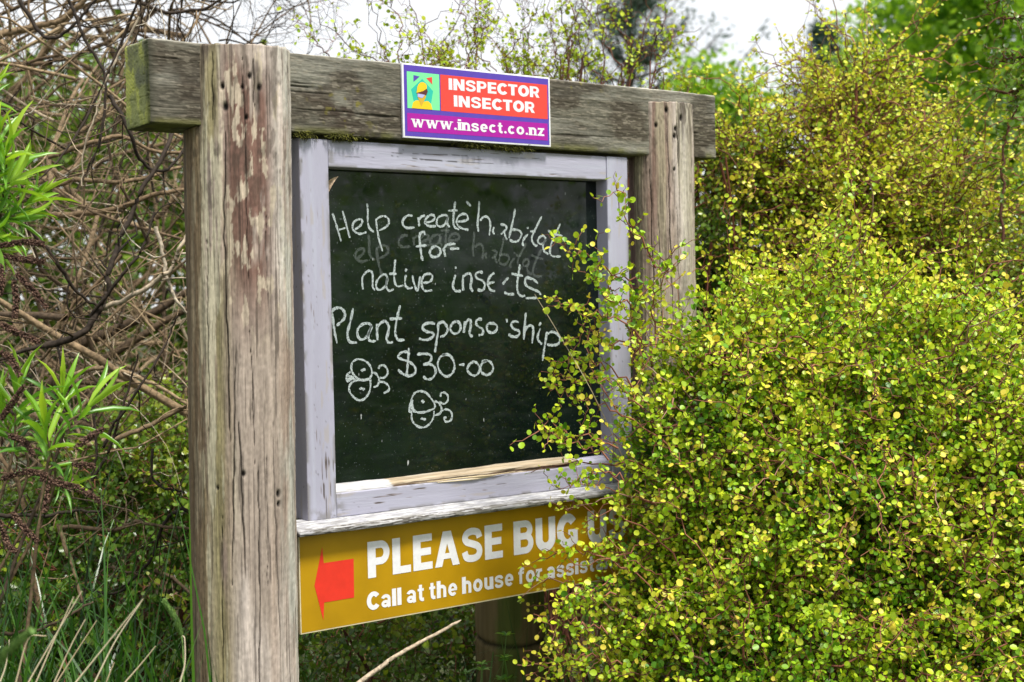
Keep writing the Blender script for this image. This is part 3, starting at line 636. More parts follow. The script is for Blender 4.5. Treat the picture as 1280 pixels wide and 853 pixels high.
def ax(px_off, rad):           # sideways offset of a mark on the face -> arc length
    return rad*math.asin(max(-.98, min(.98, px_off/rad)))
RA = .115
cr = [([(-.028, 1.93), (-.034, 1.72), (-.030, 1.45), (-.028, 1.25)], .0016),
      ([(-.012, 1.31), (-.006, 1.23), (-.002, 1.1), (.0, .95)], .0017), ([(-.014, 1.46), (-.018, 1.3), (-.028, .95)], .0013),
      ([(.012, 2.1), (.016, 1.9), (.018, 1.55)], .0010), ([(.034, 1.20), (.030, .9), (.024, .6)], .0011), ([(.07, 1.3), (.075, 1.05), (.08, .7)], .0014),
      ([(.052, 1.25), (.05, .9)], .0008), ([(-.075, 1.7), (-.08, 1.2)], .0009), ([(.09, 1.9), (.095, 1.5)], .0010), ([(-.05, 1.1), (-.055, .7)], .0009),
      ([(.036, 2.09), (.038, 1.98)], .0012), ([(-.055, 2.1), (-.055, 1.95)], .0012), ([(.02, 1.5), (.025, 1.2)], .0008), ([(.06, 1.75), (.064, 1.5)], .0008)]
hole = [(-.032, 2.024, .0045), (.028, 2.046, .004), (.05, 2.022, .0045), (-.026, 1.980, .006), (.02, 1.957, .0035), (.012, 2.022, .003),
        (.0, 1.19, .004), (.083, 1.14, .005), (.083, 1.118, .004), (-.06, 1.16, .003)]
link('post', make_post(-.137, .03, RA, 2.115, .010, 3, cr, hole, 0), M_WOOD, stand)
cr2 = [([(.02, 2.05), (.024, 1.7), (.03, 1.4)], .0011), ([(-.03, 1.9), (-.025, 1.5), (-.02, 1.2)], .0010), ([(.05, 2.05), (.052, 1.9)], .0012), ([(.045, 1.8), (.05, 1.4)], .0008), ([(-.01, 1.8), (-.005, 1.5)], .0007)]
hole2 = [(-.012, 2.02, .004), (.018, 2.06, .005), (.042, 1.99, .004), (.045, 2.01, .004), (.04, 1.90, .003), (.065, 2.04, .005), (-.045, 2.03, .004)]
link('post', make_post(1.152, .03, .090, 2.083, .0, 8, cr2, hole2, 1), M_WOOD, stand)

def beam_col(P, n):
    x, y, z = P.T; end = np.abs(n[:, 0]) > .7
    g = fbm(x*9, y*90, z*130, 201, 5); g2 = .5*fbm(x*60, y*300, z*420, 207, 3)+.5*fbm(x*170, y*170, z*300, 208, 3)
    c = np.zeros((len(P), 3))+np.array([.165, .155, .12])
    c = mixc(c, (.27, .26, .215), sst(.45, .7, fbm(x*4, y*20, z*22, 211, 4)))
    c = mixc(c, (.075, .06, .042), sst(.48, .62, fbm(x*8+3, y*10, z*15+4, 221, 6))*.8)
    for (mx_, mz_, sx, sz, k) in [(.115, 2.0, .12, .055, 1.0), (.78, 1.985, .09, .04, .3), (-.27, 2.01, .09, .05, .45)]:
        c = mixc(c, (.065, .048, .035), k*np.exp(-(((x-mx_)/sx)**2+((z-mz_)/sz)**2))*sst(.3, .6, fbm(x*30, 0, z*40, 231, 4)))
    pale = sst(.56, .62, fbm(x*55, y*40, z*260, 241, 3)); c = mixc(c, (.36, .32, .25), pale*.45)
    c = c*(.60+.8*g[:, None])*(.40+1.2*g2[:, None])
    c = mixc(c, (.035, .028, .02), sst(.66, .74, fbm(x*5, y*60, z*210, 251, 3))*.7)
    lich = sst(.66, .72, fbm(x*60, y*60, z*60, 261, 3))*(np.exp(-(((x-.13)/.09)**2+((z-2.01)/.045)**2))+np.exp(-(((x-.83)/.06)**2+((z-2.1)/.03)**2)))
    c = mixc(c, (.24, .21, .04), np.clip(lich, 0, 1)*.9)
    low = sst(1.962, 1.944, z)*sst(.35, .6, fbm(x*30, y*30, 0, 271, 4)); c = mixc(c, (.20, .20, .06), low*.7)
    c = c*.66
    yy = (y+.01)/.12; d_ = np.hypot((y-.20)*1.0, z-1.88)
    ring = .5+.5*np.sin(d_*2*np.pi/.0075 + 3*fbm(y*30, z*30, 0, 281))
    e = np.zeros((len(P), 3))+np.array([.26, .28, .10]); e = mixc(e, (.46, .48, .10), sst(.4, .62, fbm(y*40, z*14, 0, 291, 4)))
    e = mixc(e, (.17, .17, .12), ring*.5); e = mixc(e, (.10, .105, .085), sst(.5, .7, fbm(y*25, z*25, 2, 295, 4))*.7)
    e = mixc(e, (.035, .04, .02), sst(.028, .0, y+.01+.012*(fbm(z*50, 0, 0, 299)-.5))*.9)
    c = np.where(end[:, None], e, c)
    dk = sst(-.335, -.362, x+.01*(fbm(z*60, 0, 0, 301)-.5)); c = np.where(end[:, None], c, mixc(c, (.05, .05, .035), dk*.9))
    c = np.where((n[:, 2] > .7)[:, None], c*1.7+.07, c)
    return c
def beam_disp(P, n):
    x, y, z = P.T
    g = fbm(x*9, y*90, z*130, 201, 5)+.6*fbm(x*60, y*300, z*420, 207, 3); ck = sst(.66, .74, fbm(x*5, y*60, z*210, 251, 3))
    return (g-.5)*.003 - ck*.0025 + (fbm(x*3, y*9, z*9, 311)-.5)*.006
bm_ob = link('beam', grid_box('beam', -.360, 1.332, -.010, .112, 1.941, 2.119, (.0028, .0028, .002), .006, beam_col, beam_disp), M_BEAM, stand)
# moss hanging under the beam
rng = np.random.default_rng(5)
def moss(parent, cx, w, n, seed):
    rg = np.random.default_rng(seed)
    st = np.stack([cx+rg.normal(size=n)*w, rg.uniform(-.012, .0, n), rg.uniform(1.936, 1.946, n)], -1)
    d = np.stack([rg.normal(size=n)*.6, -np.abs(rg.normal(size=n))*.5, -rg.uniform(.1, 1, n)], -1)
    P = zigzag(rg, st, d, rg.uniform(.006, .02, n), 4, .5)
    return link('moss', twig_mesh('moss', [(P, np.tile([.0011, .001, .0008, .0005], (n, 1)), rg.uniform(0, 1, n), 3)]), M_MOSS, parent)
M_MOSS = ramp_mat('moss', [(0, (.03, .03, .012)), (.6, (.09, .095, .02)), (1, (.2, .19, .04))], .95, .1)
for cx_, w_, n_s, sd_ in [(.015, .012, 110, 1), (.115, .022, 200, 2), (.48, .022, 140, 3), (.60, .026, 380, 4)]: moss(bm_ob, cx_, w_, n_s, sd_)

# ------------------------------------------------------------------ chalkboard in its painted frame
board = thing('chalkboard', 'dark green chalkboard with chalk lettering in a flaking lilac wooden frame', 'chalkboard', (.5, .03, 1.03))
LIL = np.array([.36, .355, .445])
def paint(vert, seed):
    def f(P, n):
        x, y, z = P.T; a, b = (x, z) if vert else (z, x)
        c = np.zeros((len(P), 3))+LIL
        c = c*(.93+.14*fbm(a*30, b*4, y*20, seed, 4))[:, None]
        c = mixc(c, (.40, .41, .50), sst(.55, .75, fbm(a*60, b*3, y*30, seed+3, 3))*.6)
        st_ = fbm(a*330, b*16, y*200, seed+7, 3)
        zone = sst(.52, .66, fbm(a*18, b*4.5, y*10, seed+9, 4))
        c = mixc(c, (.20, .16, .15), sst(.76, .82, st_+.14*zone-.04)*.8)
        c = mixc(c, (.07, .055, .05), sst(.81, .86, st_+.14*zone-.04)*.9)
        c = mixc(c, (.12, .11, .11), sst(.93, .97, vnoise(x*170, y*170, z*170, seed+13))*.7)
        c = mixc(c, (.36, .31, .25), sst(.70, .76, fbm(a*70, b*12, y*70, seed+17, 4))*.4)
        if not vert and z.min() > 1.8:                               # long fine splits in the top rail
            for (xa, xb, zc, wd, sl) in [(.22, .47, 1.908, .0011, .004), (.25, .44, 1.901, .0016, -.006), (.33, .55, 1.896, .0008, .0), (.60, .70, 1.913, .0008, .003), (.12, .2, 1.893, .0008, .003)]:
                t_ = (x-xa)/(xb-xa); zz_ = zc+sl*t_+.004*(fbm(x*25, zc*50, 0, 7, 3)-.5)
                c = mixc(c, (.05, .045, .045), np.exp(-((z-zz_)/wd)**2)*((t_ > 0) & (t_ < 1))*sst(.35, .5, fbm(x*60, zc*90, 0, 9, 3)))
        edge = np.minimum(np.abs(a-a.min()), np.abs(a-a.max())); c = mixc(c, (.16, .15, .13), sst(.012, .0, edge)*sst(.42, .62, fbm(a*40, b*30, 0, seed+21, 4))*.7*(n[:, 1] < -.5))
        c = mixc(c, (.15, .14, .12), sst(.03, .0, np.abs(z-1.062) if vert else np.abs(b-.08))*sst(.4, .62, fbm(x*60, z*60, 0, seed+23, 4))*.6*(n[:, 1] < -.5))
        return c
    return f
def pdisp(vert, seed):
    def f(P, n):
        x, y, z = P.T; a, b = (x, z) if vert else (z, x)
        return (fbm(a*40, b*4, y*30, seed, 3)-.5)*.0012 - .0008*sst(.72, .78, fbm(a*330, b*16, y*200, seed+7, 3))
    return f
link('frame_stile', grid_box('frame_stile', 0, .0755, 0, .062, 1.057, 1.931, (.0022, .004, .004), .0025, paint(True, 401), pdisp(True, 401)), M_PAINTV, board)
link('frame_stile', grid_box('frame_stile', .927, 1.0, 0, .062, 1.057, 1.931, (.0022, .004, .004), .0025, paint(True, 431), pdisp(True, 431)), M_PAINTV, board)
link('top_rail', grid_box('top_rail', .0765, .926, .0015, .060, 1.868, 1.9305, (.004, .004, .0016), .0025, paint(False, 461), pdisp(False, 461)), M_PAINTH, board)
link('bottom_rail', grid_box('bottom_rail', .0765, .926, .0015, .060, 1.0575, 1.114, (.004, .004, .0016), .003, paint(False, 491), pdisp(False, 491)), M_PAINTH, board)
# glazing bead along the bottom: paint gone, timber split open
nx, nc = 340, 9
bx = np.linspace(.077, .9255, nx)
raw = sst(.20, .27, bx)*sst(.83, .80, bx); brk = raw*(.35+.9*fbm(bx*9, 0, 0, 33, 4))
prof0 = np.array([(.004, 0), (.004, .25), (.006, .45), (.010, .62), (.016, .78), (.024, .9), (.034, 1.0), (.043, 1.04), (.0435, 0)])
nc = 34; tt = np.linspace(0, 7, nc-1); prof = np.stack([np.interp(tt, range(9), prof0[:, k]) for k in (0, 1)], -1); prof = np.vstack([prof, prof0[-1:]]); tt = np.append(tt, 8)
XX, TT = np.meshgrid(bx, tt, indexing='ij'); RW = np.repeat(raw, nc); BK = np.repeat(brk, nc); X_, T_ = XX.ravel(), TT.ravel()
PY, PZ = np.tile(prof[:, 0], nx), np.tile(prof[:, 1], nx)
low_ = np.clip(1-np.abs(T_-1.2)/1.8, 0, 1); gr_ = fbm(X_*14, T_*5, 0, 41, 5); fib = fbm(X_*30, T_*9, 0, 45, 4)
hh_ = .018+.007*RW*sst(.2, .75, X_)+.003*(fbm(X_*12, 3, 0, 37)-.5)
y_ = PY+np.where(T_ < 6, .012*BK*(low_+.25)*fbm(X_*26, T_*.9, 0, 35, 4)+(fib-.5)*.0022*RW, 0)
z_ = 1.112+hh_*PZ-.003*BK*low_*fbm(X_*18, 7, 0, 36)+(fib-.5)*.0015*RW
V = np.stack([X_, y_, z_], -1)
C_ = np.zeros((len(V), 3))+LIL*1.1; C_ = mixc(C_, (.50, .49, .50), sst(.35, .28, X_)); C_ = C_*(.6+.7*fbm(X_*60, T_*3, 0, 43, 4))[:, None]
rw = np.zeros((len(V), 3))+np.array([.36, .285, .195]); rw = rw*(.3+1.4*gr_)[:, None]; rw = mixc(rw, (.46, .42, .34), sst(.5, .7, fbm(X_*9, T_*2.2, 0, 47, 4))*.7)
rw = mixc(rw, (.10, .065, .04), sst(.2, .75, low_)*sst(.38, .6, fbm(X_*16, T_*1.5, 0, 49, 4)+.25*sst(.45, .75, X_))); rw = mixc(rw, (.025, .016, .012), sst(.5, .9, low_)*sst(.66, .74, X_)*sst(.84, .80, X_))
m_ = sst(.35, .55, RW+.35*(fbm(X_*20, T_*1.4, 0, 61, 4)-.5)); C_ = C_*(1-m_[:, None])+rw*m_[:, None]; C_ = np.clip(C_, .005, .9)
V = np.array(V); idx = np.arange(nx-1)[:, None]*nc + np.arange(nc-1)[None]
F = np.stack([idx, idx+nc, idx+nc+1, idx+1], -1).reshape(-1, 4)
link('glazing_bead', raw_mesh('glazing_bead', V, F.ravel(), np.full(len(F), 4), True, None, np.array(C_)), M_SILL, board)
# loose splinter of the split bead
sp = [np.array([[.33, .003, 1.1165], [.42, -.001, 1.1175], [.52, -.002, 1.1165], [.60, .002, 1.1185]]), np.array([[.36, .001, 1.113], [.45, -.002, 1.112], [.50, .001, 1.1125], [.54, .004, 1.114]])]
link('splinter', twig_mesh('splinter', [(np.stack([catmull(s_, 6) for s_ in sp]), np.tile(np.interp(np.linspace(0, 1, 19), [0, .5, 1], [.0008, .0028, .0006]), (2, 1)), np.array([.4, .9]), 5)]), M_STRAW, board)

# sill: weathered white paint
ns_, ks = 420, 12
sx = np.linspace(-.047, 1.047, ns_)
pr0 = np.array([(.03, 1.0595), (.0, 1.0575), (-.012, 1.054), (-.026, 1.050), (-.037, 1.0475), (-.043, 1.0445), (-.0455, 1.041), (-.0455, 1.037), (-.044, 1.033), (-.040, 1.031), (-.02, 1.031), (.03, 1.031)])
ks = 46; L_ = np.concatenate([[0], np.cumsum(np.linalg.norm(np.diff(pr0, axis=0), axis=1))]); la = np.linspace(.028, L_[9], ks-2); la = np.concatenate([[0], la, [L_[-1]]])
pr = np.stack([np.interp(la, L_, pr0[:, k]) for k in (0, 1)], -1)
a_ = np.repeat(sx, ks); b_ = np.tile(la, ns_); Y_ = np.tile(pr[:, 0], ns_); Z_ = np.tile(pr[:, 1], ns_)
fr_ = fbm(a_*26, b_*330, 0, 53, 5); w = (fbm(a_*9, b_*60, 0, 51, 4)-.5)*.003 + (fr_-.5)*.0022
V = np.stack([a_, np.where(b_ > 0, Y_+w, Y_), Z_+w*.8], -1)
c = np.zeros((len(V), 3))+np.array([.40, .40, .44]); c = mixc(c, (.58, .58, .60), sst(.45, .6, fbm(a_*40, b_*160, 0, 55, 4)))
front = sst(-.034, -.042, Y_); c = mixc(c, (.34, .33, .33), front*.6)
c = mixc(c, (.20, .19, .175), sst(.47, .54, fr_)*(.45+.5*front)); c = mixc(c, (.07, .062, .055), sst(.56, .62, fbm(a_*38, b_*420, 0, 57, 4))*(.35+.6*front))
idx = np.arange(ns_-1)[:, None]*ks+np.arange(ks-1)[None]; F = np.stack([idx, idx+1, idx+ks+1, idx+ks], -1).reshape(-1, 4)
cap = [list(range(ks))[::-1], [(ns_-1)*ks+k for k in range(ks)]]
flat = np.concatenate([F.ravel(), np.array(cap).ravel()])
link('sill', raw_mesh('sill', V, flat, np.concatenate([np.full(len(F), 4), [ks, ks]]), True, None, c), M_SILL, board)

# the writing surface
m, n, p = newmat('chalkboard_surface')
geo = n.nodes.new('ShaderNodeNewGeometry')
def noise(scale, detail=3, stretch=None, nt_=None):
    q = nt_.nodes.new('ShaderNodeTexNoise'); q.inputs['Scale'].default_value = scale; q.inputs['Detail'].default_value = detail
    gg = nt_.nodes.new('ShaderNodeNewGeometry')
    if stretch:
        mp = nt_.nodes.new('ShaderNodeMapping'); mp.inputs['Scale'].default_value = stretch
        nt_.links.new(gg.outputs['Position'], mp.inputs['Vector']); nt_.links.new(mp.outputs[0], q.inputs['Vector'])
    else: nt_.links.new(gg.outputs['Position'], q.inputs['Vector'])
    return q.outputs['Fac']
def mrange(nt_, src, a, b, c_, d):
    q = nt_.nodes.new('ShaderNodeMapRange'); q.inputs['From Min'].default_value = a; q.inputs['From Max'].default_value = b
    q.inputs['To Min'].default_value = c_; q.inputs['To Max'].default_value = d; nt_.links.new(src, q.inputs['Value']); return q.outputs[0]
def mixn(nt_, fac, a, b):
    q = nt_.nodes.new('ShaderNodeMixRGB')
    nt_.links.new(fac, q.inputs[0])
    for k, s_ in ((1, a), (2, b)):
        if isinstance(s_, tuple): q.inputs[k].default_value = (*s_, 1)
        else: nt_.links.new(s_, q.inputs[k])
    return q.outputs[0]
base = mixn(n, mrange(n, noise(7, 6, None, n), .4, .65, 0, 1), (.003, .006, .005), (.006, .011, .009))
base = mixn(n, mrange(n, noise(260, 2, None, n), .70, .76, 0, .5), base, (.25, .28, .27))        # dried splashes and chalk dust
base = mixn(n, mrange(n, noise(90, 2, (1, 1, .35), n), .74, .78, 0, .8), base, (.5, .52, .52))
base = mixn(n, mrange(n, noise(45, 5, (.25, 1, 1), n), .5, .8, 0, .07), base, (.14, .17, .15))
n.links.new(base, p.inputs['Base Color']); p.inputs['Specular IOR Level'].default_value = .4
n.links.new(mrange(n, noise(30, 6, None, n), .35, .7, .03, .10), p.inputs['Roughness'])
M_BOARD = m
panel = link('panel', grid_box('panel', .070, .932, .045, .058, 1.10, 1.885, (.02, .01, .02), .001, lambda P, n_: np.zeros((len(P), 3))+.02), M_BOARD, board)
# dark rubber seal down the right side of the panel
def chalk_mat(name, alpha, col):
    m, n, p = newmat(name); p.inputs['Base Color'].default_value = (*col, 1); p.inputs['Roughness'].default_value = .95; p.inputs['Specular IOR Level'].default_value = .1
    a = mrange(n, noise(430, 3, None, n), .40, .50, alpha*.18, alpha)
    n.links.new(a, p.inputs['Alpha']); return m
M_CHALK = chalk_mat('chalk', .95, (.44, .50, .50)); M_GHOST = chalk_mat('rubbed_out_chalk', .09, (.6, .68, .66))
def ribbons(name, strokes, width, y, mat, parent, seed, label=None):
    rg = np.random.default_rng(seed); VV, FF, off = [], [], 0
    for si, s_ in enumerate(strokes):
        p2 = catmull(s_, 7) if len(s_) > 2 else np.linspace(s_[0], s_[1], 8)
        t = unit(np.gradient(p2, axis=0)); nn = np.stack([-t[:, 1], t[:, 0]], -1); k = len(p2)
        w = width*(.62+.75*vnoise(np.arange(k)*.55, si, 0, seed))*.5; w[0] *= .65; w[-1] *= .6
        yy = y - .00006*(si % 9)
        V = np.concatenate([np.stack([p2[:, 0]+nn[:, 0]*w, np.full(k, yy), p2[:, 1]+nn[:, 1]*w], -1), np.stack([p2[:, 0]-nn[:, 0]*w, np.full(k, yy), p2[:, 1]-nn[:, 1]*w], -1)])
        i = np.arange(k-1); FF.append(np.stack([i, i+1, i+1+k, i+k], -1)+off); VV.append(V); off += 2*k
    F = np.concatenate(FF)
    o = link(name, raw_mesh(name, np.concatenate(VV), F.ravel(), np.full(len(F), 4)), mat, parent)
    if label: o['label'] = label
    return o
words = [('help', .0056), ('create', .0058), ('habitat', .0060), ('for', .0068), ('native', .0060), ('insects', .0066), ('plant', .0068), ('sponso', .0070), ('mark', .0070), ('ship', .0070), ('price', .0066)]
LBL = {'help': 'chalk word Help', 'create': 'chalk word create', 'habitat': 'chalk word habitat', 'for': 'chalk word for', 'native': 'chalk word native', 'insects': 'chalk word insects', 'plant': 'chalk word Plant', 'sponso': 'chalk letters sponso', 'mark': 'small chalk remnant of a missing letter', 'ship': 'chalk letters ship', 'price': 'chalk price $30-00'}
SP_ = CHALK.pop('sponsorship'); CHALK['sponso'] = SP_[:8]; CHALK['mark'] = SP_[8:9]; CHALK['ship'] = SP_[9:]
PR_ = CHALK.pop('price'); CHALK['price'] = PR_
for i, (k, w) in enumerate(words): ribbons('chalk_writing', CHALK[k], w*.92, .0440, M_CHALK, panel, 600+i, LBL[k])
ribbons('beetle_drawing', CHALK['bug_a'], .0050, .0440, M_CHALK, panel, 621, 'chalk beetle left of the price')
ribbons('beetle_drawing', CHALK['bug_b'], .0050, .0440, M_CHALK, panel, 622, 'lower chalk beetle under the price')
def shifted(k, dx, dz, sc):
    a = np.concatenate([np.array(s_) for s_ in CHALK[k]]); c0 = np.array([a[:, 0].min(), a[:, 1].mean()])
    return [[tuple((np.array(q)-c0)*sc+c0+np.array([dx, dz])) for q in s_] for s_ in CHALK[k]]
for i, (k, dx, dz, sc, lo_, hi_) in enumerate([('help', .012, -.068, .9, 3, None), ('create', -.012, -.048, .92, 0, -1), ('habitat', -.016, -.062, .82, 0, None)]):
    ribbons('rubbed_out_writing', shifted(k, dx, dz, sc)[lo_:hi_], .0065, .0446, M_GHOST, panel, 640+i, 'faint rubbed out lettering')

# ------------------------------------------------------------------ lettering for the two printed signs
def arc(cx, cz, rx, rz, a0, a1, n=18):
    a = np.radians(np.linspace(a0, a1, n)); return [(cx+rx*math.cos(q), cz+rz*math.sin(q)) for q in a]
def glyph(ch, slab=False):
    """heavy grotesque letters from strokes: ('s', polyline, width) or ('q', four corners)"""
    t = .265; h = t/2; S_, Q = [], []
    def s(p, w=t): S_.append(('s', p, w))
    def q(x0, z0, x1, z1, w=t): S_.append(('q', [(x0-w/2, z0), (x0+w/2, z0), (x1+w/2, z1), (x1-w/2, z1)]))
    hb = .205; k = hb/2                      # bars a little lighter than stems
    if ch in 'PRB':
        w = .74; q(h, 0, h, 1); zl = .44 if ch != 'B' else .53
        s([(h, 1-k)]+arc(.44, (1-k+zl)/2, .19, (1-k-zl)/2, 90, -90)+[(h, zl)], .20)
        if ch == 'R': q(w-.09, 0, .42, .46, .25); w = .80
        if ch == 'B': s([(h, zl)]+arc(.46, (zl+k)/2, .20, (zl-k)/2, 90, -90)+[(h, k)], .20); w = .77
    elif ch == 'L': w = .62; q(h, 0, h, 1); s([(t, k), (w, k)], hb)
    elif ch == 'E': w = .67; q(h, 0, h, 1); [s([(t, z), (x, z)], hb) for z, x in ((k, w), (.51, w-.05), (1-k, w-.01))]
    elif ch == 'A': w = .88; q(.125, 0, w/2-.02, 1, .25); q(w-.125, 0, w/2+.02, 1, .25); s([(.26, .29), (w-.26, .29)], .16)
    elif ch in 'Ss':
        w = .76; p = [(.655, .69), (.59, .84), (.385, .895), (.19, .84), (.125, .71), (.19, .60), (.385, .53), (.585, .44), (.65, .29), (.575, .15), (.38, .105), (.17, .155), (.105, .32)]
        p = [tuple(v) for v in catmull(p, 4)]
        if ch == 's': p = [(x*.80, z*.755) for x, z in p]; w = .60
        s(p, .205 if ch == 'S' else .175)
    elif ch == 'U': w = .78; s([(h, 1)]+arc(w/2, .36, w/2-h, .25, 180, 360)+[(w-h, 1)], t)
    elif ch in 'GCO':
        w = .82 if ch != 'C' else .74; a = {'G': (38, 325), 'C': (38, 322), 'O': (0, 360)}[ch]; s(arc(.41, .5, .30, .392, *a, 30), t)
        if ch == 'G': s([(.44, .44), (w, .44)], .17); q(w-.09, .06, w-.09, .44, .18)
    elif ch == 'T': w = .72; q(w/2, 0, w/2, .9); s([(0, 1-k), (w, 1-k)], hb+.01)
    elif ch == 'I': w = t; q(h, 0, h, 1)
    elif ch == 'N': w = .82; q(h, 0, h, 1); q(w-h, 0, w-h, 1); q(w-h-.02, 0, h+.02, 1, .25)
    elif ch in 'lhintrfu':
        t = .21; h = t/2; X = .745
        if ch == 'l': w = t; q(h, 0, h, 1)
        if ch == 'i': w = t; q(h, 0, h, X); q(h, .83, h, 1)
        if ch in 'hn': w = .61; q(h, 0, h, 1 if ch == 'h' else X); s([(h, .45)]+arc(w/2, .47, w/2-h, .185, 180, 0)+[(w-h, 0)], .20)
        if ch == 'u': w = .61; q(w-h, 0, w-h, X); s([(w-h, .30)]+arc(w/2, .275, w/2-h, .185, 0, -180)+[(h, X)], .20)
        if ch == 'r': w = .42; q(h, 0, h, X); s([(h, .42), (.16, .58), (.27, .645), (w, .655)], .185)
        if ch == 't': w = .40; s([(.19, .96), (.19, .24), (.215, .14), (.29, .09), (w, .095)], .20); s([(0, X-.075), (w, X-.075)], .15)
        if ch == 'f': w = .42; s([(.17, 0), (.17, .74), (.20, .85), (.29, .91), (w, .915)], .20); s([(0, X-.075), (w-.02, X-.075)], .15)
    elif ch == 'a': w = .60; s(arc(.30, .49, .205, .17, 165, 0)+[(.505, .08), (.53, 0)], .19); s(arc(.27, .215, .165, .125, 0, 360), .175)
    elif ch == 'e': w = .62; s(arc(.31, .37, .21, .285, 0, 318, 26)+[], .19); s([(.12, .36), (.60, .36)], .13)
    elif ch == 'o': w = .65; s(arc(.325, .372, .225, .285, 0, 360, 28), .20)
    elif ch == 'c': w = .60; s(arc(.31, .372, .215, .285, 45, 318, 24), .20)
    elif ch == 'w': w = .98; q(.30, 0, .10, .745, .20); q(.30, 0, .48, .745, .11); q(.68, 0, .48, .745, .20); q(.68, 0, .88, .745, .11)
    elif ch == 'z': w = .56; s([(0, .66), (w, .66)], .17); s([(0, .085), (w, .085)], .17); q(.13, .05, w-.13, .70, .22)
    elif ch == '.': w = .22; s(arc(.11, .11, .055, .055, 0, 360, 14), .11)
    if slab:
        ex = {'i': [(-.07, .29, .05), (-.09, .12, .70)], 'n': [(-.07, .29, .05), (-.09, .12, .70), (.33, .69, .05)], 'w': [(-.05, .28, .70), (.36, .60, .70), (.76, 1.03, .70)], 'r': [(-.07, .30, .05)]}.get(ch, [])
        for a, b, z in ex: s([(a, z), (b, z)], .09)
    return S_, w
def ribbon_quads(p, w, y, closed):
    p = np.array(p, float); n = len(p)
    if closed: tg = np.roll(p[:-1], -1, 0)-np.roll(p[:-1], 1, 0); tg = np.vstack([tg, tg[:1]])
    else:
        tg = np.zeros_like(p); tg[1:-1] = unit(p[2:]-p[1:-1])+unit(p[1:-1]-p[:-2]); tg[0] = p[1]-p[0]; tg[-1] = p[-1]-p[-2]
    tg = unit(tg); nn = np.stack([-tg[:, 1], tg[:, 0]], -1)
    # keep the width through bends
    if not closed and n > 2:
        a = unit(p[1:]-p[:-1]); c_ = np.ones(n); c_[1:-1] = 1/np.clip(np.sum(np.stack([-a[1:, 1], a[1:, 0]], -1)*nn[1:-1], 1), .6, 1); nn = nn*c_[:, None]
    return np.concatenate([p+nn*w/2, p-nn*w/2])
def words_mesh(words, x0, x1, z0, z1, y, mat, parent, slab=False, gap=.085, space=.30):
    x = 0; lay = []
    for wd in words:
        cur = []
        for ch in wd:
            S_, w = glyph(ch, slab); cur.append((x, S_)); x += w+gap*(1.0 if not slab else 1.35)
        lay.append((wd, cur)); x += space-gap
    tot = x-space+gap-gap; sx, sz = (x1-x0)/tot, (z1-z0)
    for wd, cur in lay:
        VV, FF, off, li = [], [], 0, 0
        for gx, S_ in cur:
            for st in S_:
                li += 1; yy = y-.00004*(li % 6)
                if st[0] == 'q': V2 = np.array(st[1]); F = [(0, 1, 2, 3)]
                else:
                    p = st[1]; closed = len(p) > 6 and np.hypot(p[0][0]-p[-1][0], p[0][1]-p[-1][1]) < 1e-6
                    V2 = ribbon_quads(p, st[2], 0, closed); k = len(p); F = [(i, i+1, i+1+k, i+k) for i in range(k-1)]
                VV.append(np.stack([x0+(V2[:, 0]+gx)*sx, np.full(len(V2), yy), z0+V2[:, 1]*sz], -1)); FF += [tuple(np.array(f)+off) for f in F]; off += len(V2)
        F = np.array(FF)
        o = link('lettering', raw_mesh('lettering', np.concatenate(VV), F.ravel(), np.full(len(F), 4)), mat, parent)
        o['label'] = ('white lettering ' if not slab else 'white web address ')+wd
def poly(name, pts, y, mat, parent, label=None):
    me = bpy.data.meshes.new(name); me.from_pydata([(a, y, b) for a, b in pts], [], [list(range(len(pts)))]); me.update()
    o = link(name, me, mat, parent)
    if label: o['label'] = label
    return o
def rect(name, x0, x1, z0, z1, y, mat, parent): return poly(name, [(x0, z0), (x1, z0), (x1, z1), (x0, z1)], y, mat, parent)
def plate(name, x0, x1, y0, y1, z0, z1, mat, parent, rad=.0015):
    me = grid_box(name, x0, x1, y0, y1, z0, z1, (.03, .01, .03), min(rad, (y1-y0)*.45), lambda P, n_: np.zeros((len(P), 3))+.5); return link(name, me, mat, parent)

M_WHITE = flat_mat('sign_white', (.72, .72, .75), .4, .4, .05, 120)
M_OCHRE = flat_mat('sign_ochre', (.40, .225, .004), .34, .45, .13, 9)
M_RED = flat_mat('sign_red', (.66, .035, .02), .35, .45, .06, 40)
M_CREAM = flat_mat('sign_edge_cream', (.66, .58, .38), .5, .4, .1, 60)
ds = thing('direction_sign', 'ochre yellow sign with red arrow and white lettering below the chalkboard', 'sign', (.48, 0, .8))
plate('backing_plate', -.0320, 1.004, -.0095, .002, .8035, 1.0345, M_CREAM, ds)
rect('yellow_face', -.0295, 1.0015, .8075, 1.0342, -.0100, M_OCHRE, ds)
poly('arrow', [(.0058, .9113), (.0284, .9973), (.0315, .9595), (.1110, .9597), (.1100, .8688), (.0300, .8688), (.027, .8277)], -.0106, M_RED, ds, 'red arrow pointing left')
words_mesh(['PLEASE', 'BUG', 'US'], .149, .962, .908, .9935, -.0106, M_WHITE, ds, False, .085, .42)
words_mesh(['Call', 'at', 'the', 'house', 'for', 'assistance'], .145, .975, .833, .8745, -.0106, M_WHITE, ds, False, .125, .36)

